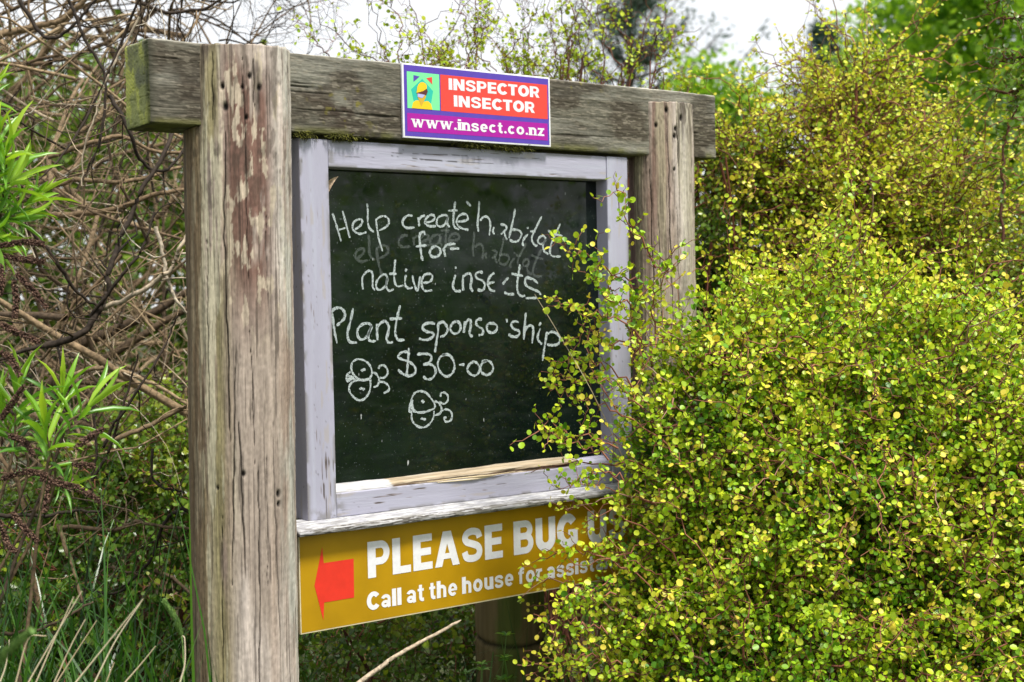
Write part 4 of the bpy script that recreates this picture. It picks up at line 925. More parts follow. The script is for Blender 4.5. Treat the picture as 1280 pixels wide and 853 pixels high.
M_PURP = flat_mat('sign_purple', (.085, .045, .38), .35, .45, .06, 50)
M_SRED = flat_mat('sign_coral_red', (.74, .055, .04), .35, .45, .05, 50)
M_MAG = flat_mat('sign_magenta', (.36, .002, .30), .35, .45, .05, 50)
M_GREEN = flat_mat('emblem_green', (.18, .72, .31), .35, .45, .04, 50)
M_TEAL = flat_mat('emblem_teal', (.02, .46, .36), .35, .45, .04, 50)
M_YEL = flat_mat('emblem_yellow', (.78, .52, .01), .35, .45, .05, 50)
M_EDRK = flat_mat('emblem_dark', (.09, .02, .025), .35, .45, .05, 50)
M_LILAC = flat_mat('emblem_lilac', (.42, .42, .75), .35, .45, .05, 50)
M_TAN = flat_mat('emblem_tan', (.58, .36, .03), .35, .45, .05, 50)
M_WEBW = M_WHITE
cs_ = thing('printed_sign', 'small purple, red and magenta printed sign on the top beam', 'sign', (.495, -.015, 1.944))
plate('white_board', .2695, .7205, -.0195, -.0128, 1.9435, 2.1205, M_WHITE, cs_, .001)
Y0 = -.0198
rect('purple_border', .2745, .7155, 1.9480, 2.1165, Y0, M_PURP, cs_)
rect('red_panel', .3795, .7110, 2.0138, 2.1012, Y0-.0003, M_SRED, cs_)
rect('magenta_panel', .2815, .7097, 1.9592, 2.0026, Y0-.0003, M_MAG, cs_)
em = rect('emblem', .2830, .3762, 2.0143, 2.1010, Y0-.0003, M_GREEN, cs_)
poly('pentagon', [(.2944, 2.0595), (.3015, 2.0294), (.3505, 2.0279), (.3574, 2.0592), (.3267, 2.0865)], Y0-.0006, M_TEAL, em)
poly('triangle', [(.3014, 2.0772), (.3195, 2.0913), (.3018, 2.0936)], Y0-.0006, M_PURP, em)
poly('triangle', [(.3381, 2.0891), (.3557, 2.0752), (.3553, 2.0929)], Y0-.0006, M_SRED, em)
poly('coat', [(.2947, 2.0146), (.3541, 2.0146), (.3505, 2.0279), (.3430, 2.034), (.3387, 2.0345), (.3252, 2.0311), (.312, 2.0346), (.305, 2.033), (.2986, 2.028)], Y0-.0009, M_YEL, em)
poly('face_patch', [(.3120, 2.0424), (.3223, 2.0200), (.3360, 2.0441), (.3349, 2.0576), (.3104, 2.0509)], Y0-.0012, M_TAN, em)
poly('dark_patch', [(.3250, 2.0480), (.3370, 2.0480), (.3415, 2.0575), (.3385, 2.0645), (.3104, 2.0545), (.3104, 2.0505)], Y0-.0014, M_EDRK, em)
poly('lilac_patch', [(.3112, 2.0425), (.325, 2.0405), (.333, 2.0485), (.312, 2.0505)], Y0-.0016, M_LILAC, em)
poly('hat', [(.3085, 2.0515), (.3274, 2.0571), (.338, 2.0635), (.3390, 2.0715), (.3340, 2.0765), (.328, 2.0785), (.3206, 2.0774), (.3145, 2.0720), (.3114, 2.0657), (.3095, 2.0560)], Y0-.0018, M_YEL, em)
words_mesh(['INSPECTOR'], .4035, .6862, 2.0664, 2.0940, Y0-.0006, M_WHITE, cs_)
words_mesh(['INSECTOR'], .4178, .6700, 2.0268, 2.0542, Y0-.0006, M_WHITE, cs_)
words_mesh(['www.insect.co.nz'], .2935, .6993, 1.9699, 1.9965, Y0-.0006, M_WHITE, cs_, True)
# ------------------------------------------------------------------ shrubs
LX0, LX1 = -.05, 1.05
def keep_clear(p):
    """leaves and twigs grow round the sign, not through it"""
    x, y, z = p[..., 0], p[..., 1], p[..., 2]
    slab = (x > -.4) & (x < 1.34) & (y > -.065) & (y < .17) & (z > .78) & (z < 2.15)
    post = np.hypot(x-1.152, y-.03) < .125
    post2 = np.hypot(x+.137, y-.03) < .15
    st = np.hypot(x-STUMP[0], y-STUMP[1]) < .13
    return ~(slab | post | post2 | (st & (z < 1.1)))

def blob_shell(rng, blobs, n, lo, hi, face=.7, seed=0, lump=.16):
    """points in the outer shell of a union of blobs, with outward directions"""
    vol = np.array([b[3]**2*b[4] for b in blobs])**.67; pick = rng.choice(len(blobs), n*2, p=vol/vol.sum())
    d = unit(rng.normal(size=(n*2, 3))); fl = (rng.uniform(size=n*2) < face) & (d @ (-DEP) < -.1); d[fl] = d[fl] - 2*(d[fl] @ DEP)[:, None]*DEP
    B = np.array([b[:3] for b in blobs]); RR = np.array([(b[3], b[3], b[4]) for b in blobs])
    u = lo + (hi-lo)*rng.uniform(size=n*2)**.7
    q = d*3.0
    lp = 1 + lump*(fbm(q[:, 0]+pick*3.1, q[:, 1], q[:, 2], 900+seed, 3)-.5)*2
    p = B[pick] + d*RR[pick]*(u*lp)[:, None]
    # drop points deep inside another blob
    inside = np.zeros(len(p), bool)
    for k in range(len(blobs)):
        e = np.linalg.norm((p-B[k])/RR[k], axis=1); inside |= (e < lo*.92) & (pick != k)
    ok = ~inside & (p[:, 2] > .02)
    p, d = p[ok][:n], unit(d[ok]/RR[pick[ok]])[:n]
    return p, d

def leaves_on(rng, P, start, per, size, base_rnd, up=.5, jit=.17):
    M, n, _ = P.shape; nodes = P[:, start:, :].reshape(-1, 3)
    tang = np.zeros_like(P); tang[:, 1:] = P[:, 1:]-P[:, :-1]; tang[:, 0] = tang[:, 1]; tang = unit(tang[:, start:].reshape(-1, 3))
    pr = (base_rnd[:, None]+(np.linspace(-.16, .20, n-start))[None]).ravel()      # newest, yellowest leaves at the shoot tips
    pos = np.repeat(nodes, per, 0); tg = np.repeat(tang, per, 0); rb = np.repeat(pr, per)
    N = len(pos)
    d = unit(rng.normal(size=(N, 3)) + tg*.4 + np.array([0, 0, .15]))
    nr = unit(rng.normal(size=(N, 3))*.75 + np.array([0, 0, up*1.7]) - DEP*.65)
    pos = pos + d*.003
    return pos, d, nr, size*np.clip(rng.lognormal(-.04, .22, N), .45, 1.5), np.clip(rb + rng.normal(size=N)*jit*.5, 0, 1)

def shrub(name, label, cat, blobs, n_sp, n_long, leaf, mat, seed, base=None, lo=.62, hi=1.04, bias=.5, per=2, zig=.6, longlen=(.22, .5), face=.75, group=None, clip=None, extra=None, deep=.35, spl=(.06, .17), long_per=1, lump=.16, grow=.5):
    rng = np.random.default_rng(seed)
    b0 = base if base is not None else (blobs[0][0], blobs[0][1], 0)
    root = thing(name, label, cat, b0, group)
    p, d = blob_shell(rng, blobs, n_sp, lo, hi, face, seed, lump)
    dd = unit(d*.7 + rng.normal(size=p.shape)*.75 + np.array([0, 0, .25]))
    P = zigzag(rng, p, dd, rng.uniform(spl[0], spl[1], len(p)), 7, zig)
    clump = fbm(p[:, 0]*6, p[:, 1]*6, p[:, 2]*6, seed+5, 3)
    zr = (p[:, 2]-p[:, 2].min())/np.ptp(p[:, 2])                        # upper shoots yellower: new growth, plus sunlit tops put into the colour
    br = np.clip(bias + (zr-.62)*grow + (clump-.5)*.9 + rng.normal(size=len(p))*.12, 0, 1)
    pl, dl = blob_shell(rng, blobs, n_long, lo, .98, .85, seed+1, lump)
    dl = unit(dl*.8 + rng.normal(size=pl.shape)*.65 + np.array([0, 0, .35]))
    PL = zigzag(rng, pl, dl, rng.uniform(longlen[0], longlen[1], len(pl)), 14, zig*.75, .02, .16)
    groups, Ls = [], []
    rads = np.linspace(.0014, .0006, 7)
    groups.append((P, np.tile(rads, (len(P), 1)), rng.uniform(0, .9, len(P)), 3))
    groups.append((PL, np.tile(np.linspace(.0030, .0009, 14), (len(PL), 1)), rng.uniform(.3, 1, len(PL)), 4))
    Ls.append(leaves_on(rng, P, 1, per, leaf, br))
    Ls.append(leaves_on(rng, PL, 2, long_per, leaf, np.clip(bias+.22+rng.normal(size=len(PL))*.12, 0, 1)))
    # side twigs on the long shoots
    if len(PL):
        k = rng.integers(3, 13, (len(PL), 5)); st = PL[np.arange(len(PL))[:, None], k].reshape(-1, 3)
        dr = unit(np.repeat(dl, 5, 0)*.5 + rng.normal(size=st.shape))
        PS = zigzag(rng, st, dr, rng.uniform(.03, .10, len(st)), 6, zig)
        groups.append((PS, np.tile(np.linspace(.0013, .0006, 6), (len(PS), 1)), rng.uniform(.2, .9, len(PS)), 3))
        Ls.append(leaves_on(rng, PS, 1, long_per, leaf, np.clip(bias+.2+rng.normal(size=len(PS))*.15, 0, 1)))
    # main stems from the ground into the crown
    B = np.array([b[:3] for b in blobs]); ns = 26
    pk = rng.integers(0, len(blobs), ns); tip = B[pk] + rng.normal(size=(ns, 3))*.12
    root_p = np.array([b0[0], b0[1], -.03]) + np.concatenate([rng.normal(size=(ns, 2))*.12, np.zeros((ns, 1))], 1)
    t = np.linspace(0, 1, 12)[None, :, None]
    PM = root_p[:, None]*(1-t) + tip[:, None]*t + np.cumsum(rng.normal(size=(ns, 12, 3))*.018, 1)*np.array([1, 1, .3])
    groups.append((PM, np.tile(np.linspace(.011, .004, 12), (ns, 1))*rng.uniform(.6, 1.2, (ns, 1)), rng.uniform(.1, .6, ns), 6))
    if extra is not None:
        for g_, l_ in extra(rng): groups.append(g_); Ls.append(l_) if l_ is not None else None
    # clear the sign
    out = []
    for (Pg, Rg, rg, sd) in groups:
        ok = keep_clear(Pg).all(1); out.append((Pg[ok], Rg[ok], rg[ok], sd))
    pos, dv, nv, ln, rn = [np.concatenate([l[i] for l in Ls]) for i in range(5)]
    ok = keep_clear(pos)
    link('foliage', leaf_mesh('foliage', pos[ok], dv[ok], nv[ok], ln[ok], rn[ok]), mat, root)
    link('twigs', twig_mesh('twigs', out), M_TWIG, root)
    return root

def main_sprigs(rng):
    res = []
    for sp_ in SPRIGS:
        p = catmull(sp_, 5); n = len(p)
        p = p + np.where(np.arange(n) % 2, 1, -1)[:, None]*np.array([0, 0, .006])*rng.uniform(.3, 1.3, (n, 1)) + rng.normal(size=p.shape)*.003
        P = p[None]; res.append(((P, np.linspace(.0024, .0007, n)[None], np.array([.75]), 5), leaves_on(rng, P, 3, 1, .0130, np.array([.7]))))
        k = np.repeat(np.arange(3, n-1), 1); st = p[k]; dr = unit(unit(p[k]-p[k-1])*.55 + rng.normal(size=st.shape)*.8)
        PS = zigzag(rng, st, dr, rng.uniform(.02, .085, len(st)), 6, .55)
        res.append(((PS, np.tile(np.linspace(.0013, .0006, 6), (len(PS), 1)), rng.uniform(.3, .9, len(PS)), 4), leaves_on(rng, PS, 1, 1, .0128, np.clip(.6+rng.normal(size=len(PS))*.15, 0, 1))))
    return res

def right_stem(rng):
    res = []
    for sp_ in STEMR:
        p = catmull(sp_, 6); n = len(p); P = (p+rng.normal(size=p.shape)*.003)[None]
        res.append(((P, np.linspace(.0048, .0014, n)[None], np.array([.2]), 6), leaves_on(rng, P, 2, 1, .015, np.array([.6]))))
        k = np.arange(2, n-1); PS = zigzag(rng, p[k], rng.normal(size=(len(k), 3))+UPV*.3, rng.uniform(.04, .16, len(k)), 8, .55)
        res.append(((PS, np.tile(np.linspace(.0018, .0006, 8), (len(k), 1)), rng.uniform(.2, .8, len(k)), 4), leaves_on(rng, PS, 2, 1, .015, np.full(len(k), .6))))
    return res
GS = 'small-leaved wiry shrubs around the sign'
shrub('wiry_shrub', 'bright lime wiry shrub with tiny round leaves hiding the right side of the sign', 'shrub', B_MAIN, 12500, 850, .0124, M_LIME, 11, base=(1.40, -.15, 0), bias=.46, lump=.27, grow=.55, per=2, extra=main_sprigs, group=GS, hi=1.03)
shrub('wiry_shrub', 'yellowish open-topped wiry shrub rising above the beam on the right', 'shrub', B_TOP, 3000, 560, .0118, M_YELL, 12, base=(2.20, .52, 0), bias=.46, per=1, longlen=(.25, .55), lo=.3, group=GS)
shrub('wiry_shrub', 'dense dark green shrub in shade just behind the right post', 'shrub', B_SHADE, 3200, 40, .0130, M_DARK, 13, base=(2.05, .95, 0), bias=.5, group=GS)  # darker leaf colour stands in for the shade behind the post
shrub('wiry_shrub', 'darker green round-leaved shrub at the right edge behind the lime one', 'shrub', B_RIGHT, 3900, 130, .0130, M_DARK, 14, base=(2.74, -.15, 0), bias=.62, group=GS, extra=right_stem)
# tall thin shrub behind the sign, its bare-ish twigs standing up over the beam
rng = np.random.default_rng(21)
cb = np.array(B_BACK[0][:3])
root = thing('wiry_shrub', 'sparse zigzag shrub behind the beam, its thin twigs standing against the sky', 'shrub', (cb[0], cb[1], 0), GS)
M_ = 100
lat_ = np.concatenate([rng.normal(-.22, .17, 45), rng.normal(.22, .17, 40), rng.uniform(-.62, .6, 15)])
st = cb[None]*np.array([1, 1, 0]) + lat_[:, None]*LAT + rng.normal(size=(M_, 1))*.12*DEP + np.stack([np.zeros(M_), np.zeros(M_), rng.uniform(2.08, 2.36, M_)], -1)
dr = unit(np.stack([np.zeros(M_)]*2+[np.ones(M_)], -1) + rng.normal(size=(M_, 3))*.38 + (lat_*.5)[:, None]*LAT)
L1 = rng.uniform(.22, .52, M_)*np.where(np.abs(lat_) > .45, .6, 1)
P1 = zigzag(rng, st, dr, L1, 15, .6, -.01, .14)
k = rng.integers(3, 14, (M_, 6)); s2 = P1[np.arange(M_)[:, None], k].reshape(-1, 3)
P2 = zigzag(rng, s2, unit(rng.normal(size=s2.shape)+np.array([0, 0, .45])), rng.uniform(.04, .16, len(s2)), 8, .7)
k = rng.integers(2, 7, (len(P2), 2)); s3 = P2[np.arange(len(P2))[:, None], k].reshape(-1, 3)
P3 = zigzag(rng, s3, unit(rng.normal(size=s3.shape)+np.array([0, 0, .2])), rng.uniform(.02, .06, len(s3)), 5, .7)
l_ = [leaves_on(rng, P2, 1, 1, .0125, np.full(len(P2), .5)), leaves_on(rng, P3, 1, 1, .0125, np.full(len(P3), .5))]
pos, dv, nv, ln, rn = [np.concatenate([q[i] for q in l_]) for i in range(5)]
sel = rng.uniform(size=len(pos)) < np.clip(.75-.5*np.clip((pos[:, 2]-2.15)/.35, 0, 1), .2, 1)
sel &= keep_clear(pos)
link('foliage', leaf_mesh('foliage', pos[sel], dv[sel], nv[sel], ln[sel], rn[sel]), M_YELL, root)
gs_ = [(P1, np.tile(np.linspace(.0022, .0008, 15), (M_, 1)), rng.uniform(0, .6, M_), 4), (P2, np.tile(np.linspace(.0012, .0006, 8), (len(P2), 1)), rng.uniform(0, .8, len(P2)), 3), (P3, np.tile(np.linspace(.0008, .0005, 5), (len(P3), 1)), rng.uniform(0, .8, len(P3)), 3)]
t = np.linspace(0, 1, 12)[None, :, None]; base_ = np.array([cb[0], cb[1], -.03])+np.concatenate([rng.normal(size=(M_, 2))*.12, np.zeros((M_, 1))], 1)
gs_.append((base_[:, None]*(1-t)+st[:, None]*t+np.cumsum(rng.normal(size=(M_, 12, 3))*.008, 1)*np.minimum(1, (1-t)*6)*np.minimum(1, t*6), np.tile(np.linspace(.005, .0023, 12), (M_, 1)), rng.uniform(.1, .5, M_), 5))
gs_ = [(g[0][o], g[1][o], g[2][o], g[3]) for g in gs_ for o in [keep_clear(g[0]).all(1)]]
link('twigs', twig_mesh('twigs', gs_), M_TWIG, root)

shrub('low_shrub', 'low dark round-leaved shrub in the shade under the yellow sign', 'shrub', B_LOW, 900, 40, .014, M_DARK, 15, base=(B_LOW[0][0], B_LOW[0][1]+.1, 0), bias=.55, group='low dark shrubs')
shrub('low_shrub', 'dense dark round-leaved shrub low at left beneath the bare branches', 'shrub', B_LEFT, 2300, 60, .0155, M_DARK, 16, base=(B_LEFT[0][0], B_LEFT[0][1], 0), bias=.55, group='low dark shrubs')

# ------------------------------------------------------------------ tangle of bare branches
def wander(rng, st, d, length, n, turn, keep=.0):
    M = len(st); P = np.zeros((M, n, 3)); P[:, 0] = st; d = unit(d); d0 = d.copy(); w = rng.normal(size=(M, 3))*turn
    step = (length/(n-1))[:, None]
    for i in range(1, n):
        w = w*.75 + rng.normal(size=(M, 3))*turn*.6
        d = unit(d + w + (d0-d)*keep + np.where(rng.uniform(size=(M, 1)) < .28, rng.normal(size=(M, 3))*.45, 0))
        P[:, i] = P[:, i-1] + d*step
    return P
def hp(lat, dep, z): return np.array([CAM.x, CAM.y, 0]) + lat[:, None]*LAT + dep[:, None]*DEP + z[:, None]*UPV
def taper(rng, M, n, r0, r1): return np.linspace(1, .22, n)[None]*rng.uniform(r0, r1, (M, 1))
def tangle(name, label, lat, dep, zr, n_thick, n_mid, n_thin, seed, limbs=None, bx=(0, 0)):
    rng = np.random.default_rng(seed); gr = []
    root = thing(name, label, 'shrub', tuple(hp(np.array([sum(lat)/2]), np.array([sum(dep)/2]), np.array([0.]))[0]), 'bare shrubs left of the sign')
    def st_(M): 
        d_ = rng.uniform(*dep, M); return hp(rng.uniform(lat[0], lat[1], M)*d_/dep[0], d_, rng.uniform(*zr, M))
    def dir_(M, vz): return rng.choice([-1, 1], (M, 1))*LAT*rng.uniform(.3, 1, (M, 1)) + rng.normal(size=(M, 1))*DEP*.35 + rng.normal(size=(M, 1))*UPV*vz
    allP = []
    for M, n, r0, r1, l0, l1, vz, turn, t0, t1, sd in [(n_thick, 20, .006, .014, 1.0, 2.0, .45, .07, .3, .75, 8), (n_mid, 16, .003, .006, .6, 1.4, .7, .10, .15, .9, 6), (n_thin, 12, .0011, .0026, .25, .9, .9, .16, .0, 1, 4)]:
        s0 = st_(M)
        if allP and sd == 4:                                     # thin twigs fork from the thicker ones
            src = np.concatenate([q.reshape(-1, 3) for q in allP]); kk = rng.integers(0, len(src), M); s0 = np.where(rng.uniform(size=(M, 1)) < .7, src[kk], s0)
        P = wander(rng, s0, dir_(M, vz), rng.uniform(l0, l1, M), n, turn)
        P = P - P[:, n//2:n//2+1]*0
        allP.append(P); tone = np.clip(rng.uniform(t0, t1, M), 0, 1)
        gr.append((P, taper(rng, M, n, r0, r1), tone, sd))
    # upright stems from the ground
    M = 16; s0 = hp(rng.uniform(lat[0], lat[1], M), rng.uniform(*dep, M), np.full(M, -.03))
    P = wander(rng, s0, np.tile(UPV, (M, 1))+rng.normal(size=(M, 3))*.25, rng.uniform(1.6, 2.8, M), 22, .05, .05)
    gr.append((P, taper(rng, M, 22, .010, .02), rng.uniform(.3, .6, M), 8))
    if limbs:
        for (rr, tone, pts) in limbs:
            p = catmull(pts, 7); n = len(p); p = p + np.cumsum(rng.normal(size=p.shape)*.0018, 0)
            gr.append((p[None], (np.linspace(1.05, .6, n)*rr)[None], np.array([tone]), 8))
            q = max(2, n//6); kk = rng.integers(2, n-1, q)
            ps = wander(rng, p[kk], unit(p[kk]-p[kk-1])*.6+rng.normal(size=(q, 3))*.7, rng.uniform(.05, .3, q), 9, .16)
            gr.append((ps, taper(rng, q, 9, rr*.3, rr*.5), np.clip(tone+rng.normal(size=q)*.15, 0, 1), 5))
    out = []
    for g in gr:
        dpt = (g[0]-np.array([CAM.x, CAM.y, 0])) @ DEP
        lr = ((g[0]-np.array([CAM.x, CAM.y, 0])) @ LAT)/dpt                    # none reach past the tall post
        ok = keep_clear(g[0]).all(1) & (lr.max(1) < -.185) & (dpt.min(1) > (2.9 if len(g[0]) < 12 else dep[0]-.5))
        out.append((g[0][ok], g[1][ok], g[2][ok], g[3]))
    link('branches', twig_mesh('branches', out), M_BARK, root)
    return root
tangle('bare_shrub', 'tangle of bare brown crossing branches left of the tall post', (-1.55, -.80), (3.95, 5.2), (.75, 2.75), 46, 150, 720, 31, LIMBS)
tangle('bare_shrub', 'thicker blurred bare limbs behind the nearer tangle at far left', (-2.0, -.85), (5.4, 7.0), (.7, 3.6), 110, 160, 260, 32)
# arching bare sprays over the left end of the beam
rng = np.random.default_rng(33)
rt_ = thing('bare_shrub', 'thin bare branches arching over the left end of the beam against the sky', 'shrub', tuple(hp(np.array([-1.2]), np.array([5.2]), np.array([0.]))[0]), 'bare shrubs left of the sign')
M = 26; s0 = hp(rng.uniform(-1.35, -.95, M), rng.uniform(4.7, 5.6, M), rng.uniform(2.35, 3.0, M))
PA = wander(rng, s0, LAT[None]*1.0+UPV[None]*rng.uniform(-.1, .35, (M, 1))+rng.normal(size=(M, 3))*.15, rng.uniform(.4, .85, M), 16, .07)
k = rng.integers(4, 15, (M, 7)); s2 = PA[np.arange(M)[:, None], k].reshape(-1, 3)
PB = wander(rng, s2, LAT[None]*.6+rng.normal(size=s2.shape)*.6, rng.uniform(.1, .3, len(s2)), 10, .14)
k = rng.integers(3, 9, (len(PB), 2)); s3 = PB[np.arange(len(PB))[:, None], k].reshape(-1, 3)
PC = wander(rng, s3, LAT[None]*.3+rng.normal(size=s3.shape)*.6, rng.uniform(.04, .12, len(s3)), 7, .2)
PS_ = wander(rng, hp(rng.uniform(-1.5, -1.2, 5), rng.uniform(5, 5.4, 5), np.full(5, -.03)), np.tile(UPV, (5, 1)), np.full(5, 2.7), 20, .03, .1)
link('branches', twig_mesh('branches', [(PA, taper(rng, M, 16, .003, .006), rng.uniform(.05, .5, M), 6), (PB, taper(rng, len(PB), 10, .0012, .0024), rng.uniform(.05, .5, len(PB)), 4), (PC, taper(rng, len(PC), 7, .0007, .0012), rng.uniform(0, .4, len(PC)), 3), (PS_, taper(rng, 5, 20, .012, .018), rng.uniform(.2, .5, 5), 8)]), M_BARK, rt_)

# ------------------------------------------------------------------ willow-leaved shrub at the left edge
rng = np.random.default_rng(41)
HA, HB = np.array(HEBE_A)-LAT*.045, np.array(HEBE_B)
hb = thing('willow_leaved_shrub', 'bright green narrow-leaved shrub with brown seed spikes at the left edge', 'shrub', (HEBE_A0[0]-.15, HEBE_A0[1]-.1, 0))
shoots = []
def px3(dx, dy, dd): return LAT*dx*3/1778 - UPV*dy*3/1778 + DEP*dd     # offsets in sight-size units near 3 m
for dx, dy, dd, a, s in [(20, -35, 0, (.35, 1), 1.0), (0, -60, .05, (.1, 1), .9), (-18, -20, 0, (-.2, 1), 1), (28, 0, -.02, (.8, .6), .9), (-10, 20, 0, (.3, .8), 1), (24, 40, .03, (.8, .2), .95), (-25, 55, 0, (.2, .3), .9), (8, 62, -.03, (.7, -.3), .85),
                       (-40, -60, .05, (-.3, 1), 1), (-45, 10, .1, (.1, 1), 1), (-30, -120, .12, (.6, .6), .8), (34, 18, .08, (.6, .5), .8), (-15, 75, .05, (.5, -.2), .8), (6, 5, .06, (.2, .9), .9)]:
    shoots.append((HA+px3(dx, dy, dd), unit(LAT*a[0]+UPV*a[1]+DEP*rng.normal()*.3-DEP*.25), s))
for dx, dy, dd, a, s in [(0, 0, -.02, (.1, 1), 1.15), (42, -28, .03, (.65, .9), .95), (-44, -38, .02, (.15, 1), 1.1), (18, 66, .02, (.7, .3), .55), (-65, -10, .05, (-.2, 1), 1), (5, -45, .06, (.15, 1), .8)]:
    shoots.append((HB+px3(dx, dy, dd), unit(LAT*a[0]+UPV*a[1]+DEP*rng.normal()*.25-DEP*.25), s))
pos, dv, nv, ln, rn = [], [], [], [], []; stems = []
org = np.array([HEBE_A0[0]-.15, HEBE_A0[1]-.1, 0.])
for (T, a, s) in shoots:
    x_ = unit(np.cross(a, UPV+rng.normal(size=3)*.3)); y_ = np.cross(a, x_); tw = rng.uniform(0, 6)
    nw = 7
    for i in range(nw):
        f = i/(nw-1); c_ = T + a*(f-1)*.075*s
        for q in (0, 1):
            an = tw + q*math.pi + i*(math.pi/2+.22); o_ = x_*math.cos(an)+y_*math.sin(an)
            op = (.16+1.25*(1-f)**.75)*rng.uniform(.85, 1.2); d = unit(a*math.cos(op)+o_*math.sin(op)+rng.normal(size=3)*.10)
            pos.append(c_); dv.append(d); nv.append(unit(a*math.sin(op)-o_*math.cos(op))+rng.normal(size=3)*.2)
            ln.append(s*(.075+.055*math.sin(math.pi*min(1, .25+.75*(1-f))))*rng.uniform(.8, 1.15)); rn.append(np.clip(.5+.4*f**2+rng.normal()*.17, 0, 1))
    mid = T*.45+org*.55+np.array([0, 0, .18])+rng.normal(size=3)*.03
    stems.append(catmull([org+np.array([rng.normal()*.05, rng.normal()*.05, -.03]), mid, T-a*.14*s, T], 5))
link('leaves', leaf_mesh('leaves', np.array(pos), np.array(dv), np.array(nv), np.array(ln), np.array(rn), T_LANCE, .50), M_HEBE, hb)
stems = np.array(stems); link('stems', twig_mesh('stems', [(stems, np.tile(np.linspace(.006, .0016, stems.shape[1]), (len(stems), 1)), rng.uniform(.25, .5, len(stems)), 6)]), M_BARK, hb)
for sp_ in SPIKES:
    p = catmull(sp_, 8); n = len(p); L = np.linalg.norm(np.diff(p, axis=0), axis=1).sum(); q = int(3000*L)
    u = rng.uniform(0, n-1.001, q); i0 = u.astype(int); c_ = p[i0]+(p[i0+1]-p[i0])*(u-i0)[:, None]
    tg = unit(p[np.minimum(i0+1, n-1)]-p[i0]); o_ = unit(np.cross(tg, rng.normal(size=(q, 3))))
    prof = np.sin(np.pi*np.clip(.12+.8*u/(n-1), 0, 1))[:, None]**.6
    s_ = c_+o_*.0036*prof; e_ = unit(o_+tg*.7); l_ = rng.uniform(.0036, .0062, (q, 1))
    PP = np.stack([s_, s_+e_*l_*.5, s_+e_*l_], 1)
    link('seed_spike', twig_mesh('seed_spike', [(PP, np.tile([.0009, .0020, .0003], (q, 1)), rng.uniform(0, 1, q)**1.3, 5), (p[None], np.full((1, n), .0022), np.array([.1]), 6)], False), M_SPIKE, hb)

# ------------------------------------------------------------------ grass
def blades(rng, st, length, lean, width, n=8):
    M = len(st); P = np.zeros((M, n, 3)); P[:, 0] = st; az = rng.uniform(0, 2*np.pi, M); h = np.stack([np.cos(az), np.sin(az), np.zeros(M)], -1)
    t = np.linspace(0, 1, n)
    for i in range(1, n):
        an = lean*t[i]**1.6; P[:, i] = P[:, i-1] + (h*np.sin(an)[:, None]+UPV*np.cos(an)[:, None])*(length/(n-1))[:, None]
    P += np.cumsum(rng.normal(size=P.shape)*.002, 1)
    side = np.cross(h, UPV)[:, None]*np.cos(t*rng.uniform(-1, 1, (M, 1))*1.2)[..., None] + h[:, None]*np.sin(t*rng.uniform(-1, 1, (M, 1))*1.2)[..., None]
    w = (width[:, None]*np.clip(1-t**2.2, .03, 1)*.5)[..., None]
    V = np.stack([P-side*w, P+side*w], 2)             # M,n,2,3
    i = np.arange(n-1)[:, None]*2; q = np.concatenate([i, i+1, i+3, i+2], 1)
    F = (np.arange(M)[:, None, None]*n*2+q[None]).reshape(-1, 4)
    return V.reshape(-1, 3), F
def grass(name, sets, seed, mat, **kw):
    rng = np.random.default_rng(seed); VV, FF, AA, off = [], [], [], 0
    for lat, dep, M, l0, l1, w0, w1, ln0, ln1, r0, r1 in sets:
        ncl = max(3, M//14); cl = np.stack([rng.uniform(*lat, ncl), rng.uniform(*dep, ncl)], -1); pk = rng.integers(0, ncl, M)
        q = cl[pk]+rng.normal(size=(M, 2))*.05
        V, F = blades(rng, hp(q[:, 0], q[:, 1], np.full(M, -.02)), rng.uniform(l0, l1, M), rng.uniform(ln0, ln1, M), rng.uniform(w0, w1, M))
        V = V.reshape(M, 16, 3); hit = ((V[..., 0] > -.27) & (V[..., 1] < .06) & (V[..., 2] > .45)).any(1); V = V[~hit]; M = len(V); F = F[:M*7]; V = V.reshape(-1, 3)
        VV.append(V); FF.append(F+off); off += len(V); AA.append(np.repeat(rng.uniform(r0, r1, M), 7))
    V = np.concatenate(VV); F = np.concatenate(FF)
    return link(name, raw_mesh(name, V, F.ravel(), np.full(len(F), 4), True, np.concatenate(AA)), mat)
tag(grass('long_grass', [((-1.45, -.62), (2.7, 3.5), 620, .75, 1.3, .007, .013, .2, 1.5, .0, .75), ((-1.1, -.55), (2.3, 2.8), 160, .5, .85, .004, .008, .2, 1.1, .2, .8),
                         ((-.75, .35), (3.5, 4.6), 420, .5, .85, .004, .008, .3, 1.6, .1, .8), ((-3, 3), (5, 9), 1200, .3, .8, .006, .012, .3, 1.4, .1, .9)], 51, M_GRASS), 'long green grass growing round the foot of the sign', 'grass', kind='stuff')
rng = np.random.default_rng(52)
def straw(pts, r0, label, group=None, mat=None, root=None):
    p = catmull(pts, 6); n = len(p)
    e = p[0]-(p[1]-p[0])/np.linalg.norm(p[1]-p[0])*.05; p = np.vstack([[e], p])
    g = p[0].copy() if root is None else np.array(root, float); g[2] = -.02; g[:2] -= .1*LAT[:2]; lo = catmull([g, (g+p[0])*.5+np.array([0, 0, .06]), p[0]], 6)[:-1]; p = np.vstack([lo, p]); n = len(p)
    o = link('dry_grass_stem', twig_mesh('dry_grass_stem', [(p[None], (np.linspace(1.3, .45, n)*r0)[None], rng.uniform(.2, 1, 1), 5)]), mat or M_STRAW)
    return tag(o, label, 'grass stem', group)
